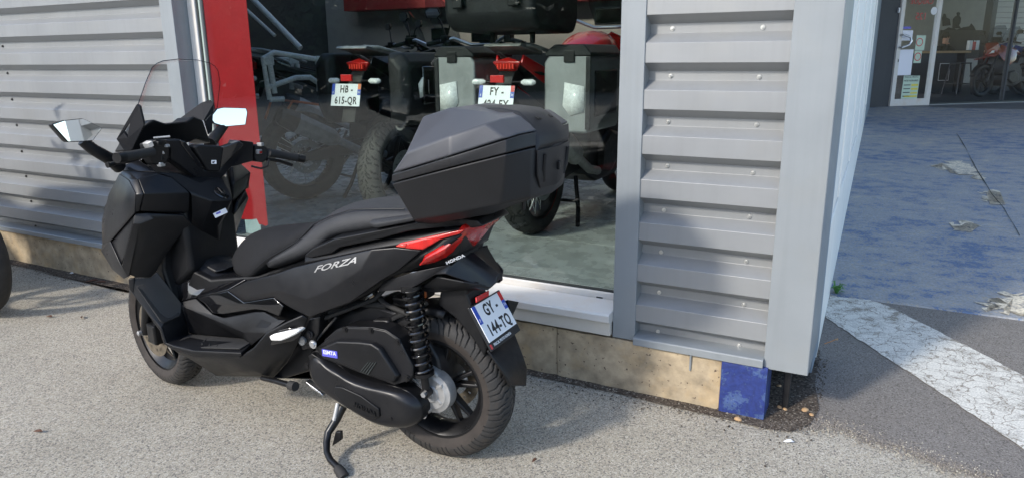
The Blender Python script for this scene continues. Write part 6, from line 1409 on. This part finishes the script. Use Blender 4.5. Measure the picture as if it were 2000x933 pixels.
# seated person behind the counter, chin on hand: one continuous skin
def person(p, label, s=1.0):
    J_ = {'hip': (0, 0, .72), 'waist': (0, -.03, .92), 'chest': (0, -.10, 1.14), 'neck': (0, -.14, 1.30), 'chin': (0, -.16, 1.36), 'skull': (0, -.155, 1.50),
          'shl': (-.18, -.12, 1.24), 'ell': (-.24, -.33, 1.08), 'wrl': (-.10, -.34, 1.27), 'hal': (-.05, -.30, 1.34), 'shr': (.18, -.12, 1.24), 'elr': (.28, -.30, 1.07), 'wrr': (.08, -.44, 1.08), 'har': (.0, -.46, 1.09),
          'knl': (-.14, -.42, .70), 'anl': (-.14, -.36, .28), 'tol': (-.14, -.52, .25), 'knr': (.14, -.42, .70), 'anr': (.14, -.36, .28), 'tor': (.14, -.52, .25)}
    rad = {'hip': .15, 'waist': .13, 'chest': .15, 'neck': .055, 'chin': .07, 'skull': .088, 'shl': .065, 'shr': .065, 'ell': .045, 'elr': .045, 'wrl': .03, 'wrr': .03, 'hal': .042, 'har': .042, 'knl': .075, 'knr': .075, 'anl': .045, 'anr': .045, 'tol': .04, 'tor': .04}
    E_ = [('hip', 'waist'), ('waist', 'chest'), ('chest', 'neck'), ('neck', 'chin'), ('chin', 'skull'), ('chest', 'shl'), ('shl', 'ell'), ('ell', 'wrl'), ('wrl', 'hal'), ('chest', 'shr'), ('shr', 'elr'), ('elr', 'wrr'), ('wrr', 'har'), ('hip', 'knl'), ('knl', 'anl'), ('anl', 'tol'), ('hip', 'knr'), ('knr', 'anr'), ('anr', 'tor')]
    nm = list(J_)
    me = bpy.data.meshes.new('person'); me.from_pydata([J_[k] for k in nm], [(nm.index(a), nm.index(b)) for a, b in E_], [])
    o = bpy.data.objects.new('body', me); COL.objects.link(o)
    sk = o.modifiers.new('skin', 'SKIN'); sb = o.modifiers.new('sub', 'SUBSURF'); sb.levels = sb.render_levels = 1
    for i, k in enumerate(nm):
        v = me.skin_vertices[0].data[i]; v.radius = (rad[k], rad[k] * (.75 if k in ('hip', 'waist', 'chest') else 1)); v.use_root = (k == 'hip')
    t = far_thing('person', p, label, 'person'); t.scale = (s, s, s)
    bpy.context.view_layer.update()
    m2 = bpy.data.meshes.new_from_object(o.evaluated_get(bpy.context.evaluated_depsgraph_get())); bpy.data.objects.remove(o)
    m2.materials.clear(); m2.materials.append(MATS['cloth_black']); m2.materials.append(MATS['skin'])
    for q in m2.polygons:
        c_ = q.center; q.material_index = 1 if (c_.z > 1.33 or (c_ - Vector(J_['hal'])).length < .07 or (c_ - Vector(J_['har'])).length < .07) else 0; q.use_smooth = True
    link('body', m2, None, t)
    V, F = lathe_vf([(0, .10), (.05, .092), (.085, .05), (.094, 0), (.088, -.04)], 16, 'z', (0, -.145, 1.505)); mk('hair', [(v[0], v[1] + (.02 if v[2] < 1.5 else 0), v[2]) for v in V], F, 'hair', t)
    V, F = join(lathe_vf([(0, -.115), (.012, -.105), (.016, -.09)], 8, 'y', (0, -.16, 1.455)), *[lathe_vf([(0, -.088), (.008, -.084), (.01, -.07)], 8, 'y', (sx * .032, -.16, 1.48)) for sx in (-1, 1)]); mk('face', V, F, 'skin', t)
    return t
pf = (4.868, 3.9, 1.729)
person((pf[0] + .02, 3.95, pf[2] - 1.45), 'person in black sitting behind the counter with hand on chin')
# ---- machines inside the entrance
bpx = (3.883, 1.6, 0.6588)
e1 = world(((3.704, 1.5, 0.5236)[0], 1.5, FZ + .012)); e2 = world(((4.748, 1.9, 0.4822)[0], 2.1, FZ + .012)); e3 = world(((4.836, 1.5, 0.4993)[0] + .25, 1.75, FZ + .012))
def facing(p, ang, *a, **k):
    """Place by the front wheel contact."""
    d = Vector((math.cos(ang), math.sin(ang), 0)); motorcycle(tuple(Vector(p) - d * 1.55), ang, *a, **k)
G2 = 'motorcycles inside the entrance'
facing(e1, R(232), 'orange and black motorcycle nearest the counter, seen through the entrance glass', 'orange_bike', 'orange_bike', None, None, None, False, detail=False, group=G2, stand=False)
facing(e2, R(226), 'dark blue motorcycle right of the orange one, seen through the entrance glass', 'blue_bike', 'blue_bike', None, None, None, False, detail=False, group=G2, stand=False)
facing(e3, R(222), 'black motorcycle at the right picture edge inside the entrance', 'gloss_black', 'gloss_black', None, None, None, False, detail=False, group=G2, stand=False)

# ================================================================ small things
def pebble(p, r, label, m='pebble'):
    rings = []
    bm = bmesh.new(); bmesh.ops.create_icosphere(bm, subdivisions=2, radius=1)
    for v in bm.verts:
        k = 1 + random.uniform(-.08, .08); v.co = Vector((v.co.x * r * 1.25 * k, v.co.y * r * k, v.co.z * r * .72 * k))
    me = bpy.data.meshes.new('pebble'); bm.to_mesh(me); bm.free()
    for q in me.polygons: q.use_smooth = True
    o = link('pebble', me, m, None, (p[0], p[1], r * .62)); o.rotation_euler = (0, 0, random.uniform(0, 3)); tag(o, label, 'pebble', 'pebbles by the post')
for p, r, lb in (((-0.4029, 2.714, 0), .013, 'brown pebble at the foot of the blue post'), ((-0.269, 2.896, 0), .010, 'left of two small pebbles lying together in the dirt'), ((-0.2459, 2.888, 0), .009, 'right of two small pebbles lying together in the dirt'), ((-0.1717, 2.915, 0), .013, 'largest brown pebble in the dirt beside the dark asphalt'), ((-0.1435, 2.886, 0), .010, 'pale pebble at the lower right end of the dirt'), ((-0.2986, 3.103, 0), .009, 'orange pebble under the corner trim'), ((-0.1087, 3.791, 0), .007, 'pale pebble near the white line')):
    pebble(p, r, lb)
def grit(name, n, x0, x1, y0, y1, r0, r1, m, kind='stuff'):
    vf = []
    for i in range(n):
        x = random.uniform(x0, x1); y = y1 - abs(random.gauss(0, .5)) * (y1 - y0); r = random.uniform(r0, r1)
        V = [(x + r * random.uniform(.6, 1.2) * math.cos(a), y + r * random.uniform(.6, 1.2) * math.sin(a), .004) for a in (0, 1.25, 2.5, 3.8, 5.0)] + [(x, y, .004 + r * random.uniform(.5, 1.0))]
        vf.append((V, [(k, (k + 1) % 5, 5) for k in range(5)]))
    tag(mk(name, *join(*vf), m, smooth=False), kind=kind)
grit('grit', 1500, -6.5, -0.4, 2.60, 2.768, .002, .006, 'dirt')
grit('loose_stones', 260, -1.6, -0.35, 2.50, 2.76, .002, .006, 'ground_asphalt')
grit('grit', 700, -0.30, -0.12, 2.70, 3.5, .002, .006, 'dirt')
def scatter(name, pts, n, sp, r0, r1, m):
    """Loose chips strewn along a line."""
    vf = []
    for i in range(n):
        k = random.randrange(len(pts) - 1); u = random.random(); a = pts[k]; b = pts[k + 1]
        x = a[0] + (b[0] - a[0]) * u + random.gauss(0, sp); y = a[1] + (b[1] - a[1]) * u + random.gauss(0, sp); r = random.uniform(r0, r1)
        V = [(x + r * random.uniform(.6, 1.2) * math.cos(q), y + r * random.uniform(.6, 1.2) * math.sin(q), .003) for q in (0, 1.25, 2.5, 3.8, 5.0)] + [(x, y, .005 + r * random.uniform(.4, .8))]
        vf.append((V, [(j, (j + 1) % 5, 5) for j in range(5)]))
    tag(mk(name, *join(*vf), m, smooth=False), kind='stuff')
scatter('loose_chips', edge, 450, .045, .002, .005, 'ground_asphalt')
scatter('loose_chips', edge, 1500, .03, .002, .006, 'dark_asphalt')
def leaf(p, L, label, m, rz):
    V = [(-L, 0, .004), (-L * .4, L * .28, .010), (L * .4, L * .22, .014), (L, 0, .006), (L * .4, -L * .24, .009), (-L * .4, -L * .26, .006), (0, 0, .003)]
    o = mk('dry_leaf', V, [(0, 6, 1), (1, 6, 2), (2, 6, 3), (3, 6, 4), (4, 6, 5), (5, 6, 0)], m, solid=.0008)
    o.location = (p[0], p[1], .003); o.rotation_euler = (0, 0, rz); tag(o, label, 'leaf', 'dry leaves on the ground')
leaf((-4.131, 2.177, 0), .022, 'dark curled leaf on the sunlit ground, left of two', 'dry_leaf', .3)
leaf((-3.954, 2.255, 0), .026, 'reddish brown leaf on the sunlit ground, right of two', 'dry_leaf', -.6)
leaf((-4.604, 2.853, 0), .026, 'orange leaf lying against the plinth', 'dry_leaf_orange', .5)
leaf((-4.564, 2.708, 0), .040, 'long dark leaf near the plinth left of the scooter', 'dry_leaf', 1.0)
leaf((-4.49, 2.719, 0), .040, 'dark leaf touching the long one near the plinth', 'dry_leaf', .4)
leaf((-2.847, 1.382, 0), .022, 'thin dark leaf alone in the left foreground', 'dry_leaf', .35)
leaf((-1.002, 2.075, 0), .014, 'tiny brown leaf in the foreground right of the rear tyre', 'dry_leaf', 1.2)
leaf((-0.1999, 2.623, 0), .020, 'pale chip of debris below the dirt patch', 'sticker_white', .3)
leaf((-4.862, 2.754, 0), .018, 'white scrap of paper by the plinth on the left', 'sticker_white', .2)
tw = tube('twig', [(-0.1602, 3.705, 0), (-0.1347, 3.748, 0), (-0.105, 3.808, 0)], .0025, 'dry_leaf_orange', n=5, origin=(-0.1602, 3.705, 0)); tw.location.z += .004; tag(tw, 'thin dry twig beside the corner trim', 'twig')
wd = empty('weed', ((-0.1813, 4.556, 0)[0] + .02, (-0.1813, 4.556, 0)[1], 0)); tag(wd, 'small green weed at the foot of the white side wall', 'plant')
for i in range(16):
    a = random.uniform(0, 6.28); L = random.uniform(.03, .06); h = random.uniform(.03, .09)
    V = [(0, 0, 0), (math.cos(a) * L * .5 - math.sin(a) * .012, math.sin(a) * L * .5 + math.cos(a) * .012, h), (math.cos(a) * L, math.sin(a) * L, h * .9), (math.cos(a) * L * .5 + math.sin(a) * .012, math.sin(a) * L * .5 - math.cos(a) * .012, h)]
    mk('leaf', V, [(0, 1, 2, 3)], 'weed_green', wd, smooth=False)
# white rails leaning inside the showroom
for a, b, lb in ((((-4.951, 5, 1.928)), ((-4.761, 5, 1.553)), 'thick'), (((-5.363, 5, 1.855)), ((-5.093, 5, 1.648)), 'thin')):
    pass
def rail_(a, b, r, lb):
    a = Vector(a); b = Vector(b); d = (b - a); a = a - d * 1.2; k = (ZF + .9 - a.z) / d.z
    o = tube('white_rail', [tuple(a), tuple(b + d * .15)], r, 'white_paint', n=12, origin=tuple(b)); tag(o, lb, 'rail', 'sloping rails in the showroom')
rail_((-5.477, 5.2, 1.961), (-5.002, 5.2, 1.568), .026, 'thicker of the two white sloping rails behind the red film')
rail_((-5.566, 5.2, 1.862), (-5.284, 5.2, 1.657), .016, 'thinner of the two white sloping rails behind the red film')

# ================================================================ trees across the yard, seen only in reflections
rng = np.random.default_rng(5)
CV = []; N = 2600
for i in range(22):
    an = R(192 + i * 5.6); rd = rng.uniform(25, 29); h = rng.uniform(3.9, 5.0)
    cx, cy = -2 + rd * math.cos(an), 2.8 + rd * math.sin(an)
    cl = rng.normal(size=(60, 3)); cl /= np.linalg.norm(cl, axis=1)[:, None]; cl *= rng.uniform(.2, 1, (60, 1)) ** .5 * np.array([h * .42, h * .42, h * .46]); cl[:, 2] += h * .48
    c = cl[rng.integers(0, 60, N)] + rng.normal(scale=.45, size=(N, 3)) + np.array([cx, cy, 0]); c[:, 2] = np.abs(c[:, 2])
    a = rng.normal(size=(N, 3)); a /= np.linalg.norm(a, axis=1)[:, None]; b = np.cross(a, rng.normal(size=(N, 3))); b /= np.linalg.norm(b, axis=1)[:, None]
    q = rng.uniform(.18, .34, (N, 1)); CV.append(np.stack([c - a * q, c + b * q * .6, c + a * q, c - b * q * .6], 1).reshape(-1, 3))
CV = np.concatenate(CV)
tl = mk('tree_line', CV.tolist(), np.arange(len(CV)).reshape(-1, 4).tolist(), 'leaf_green', smooth=False); tag(tl, kind='stuff')
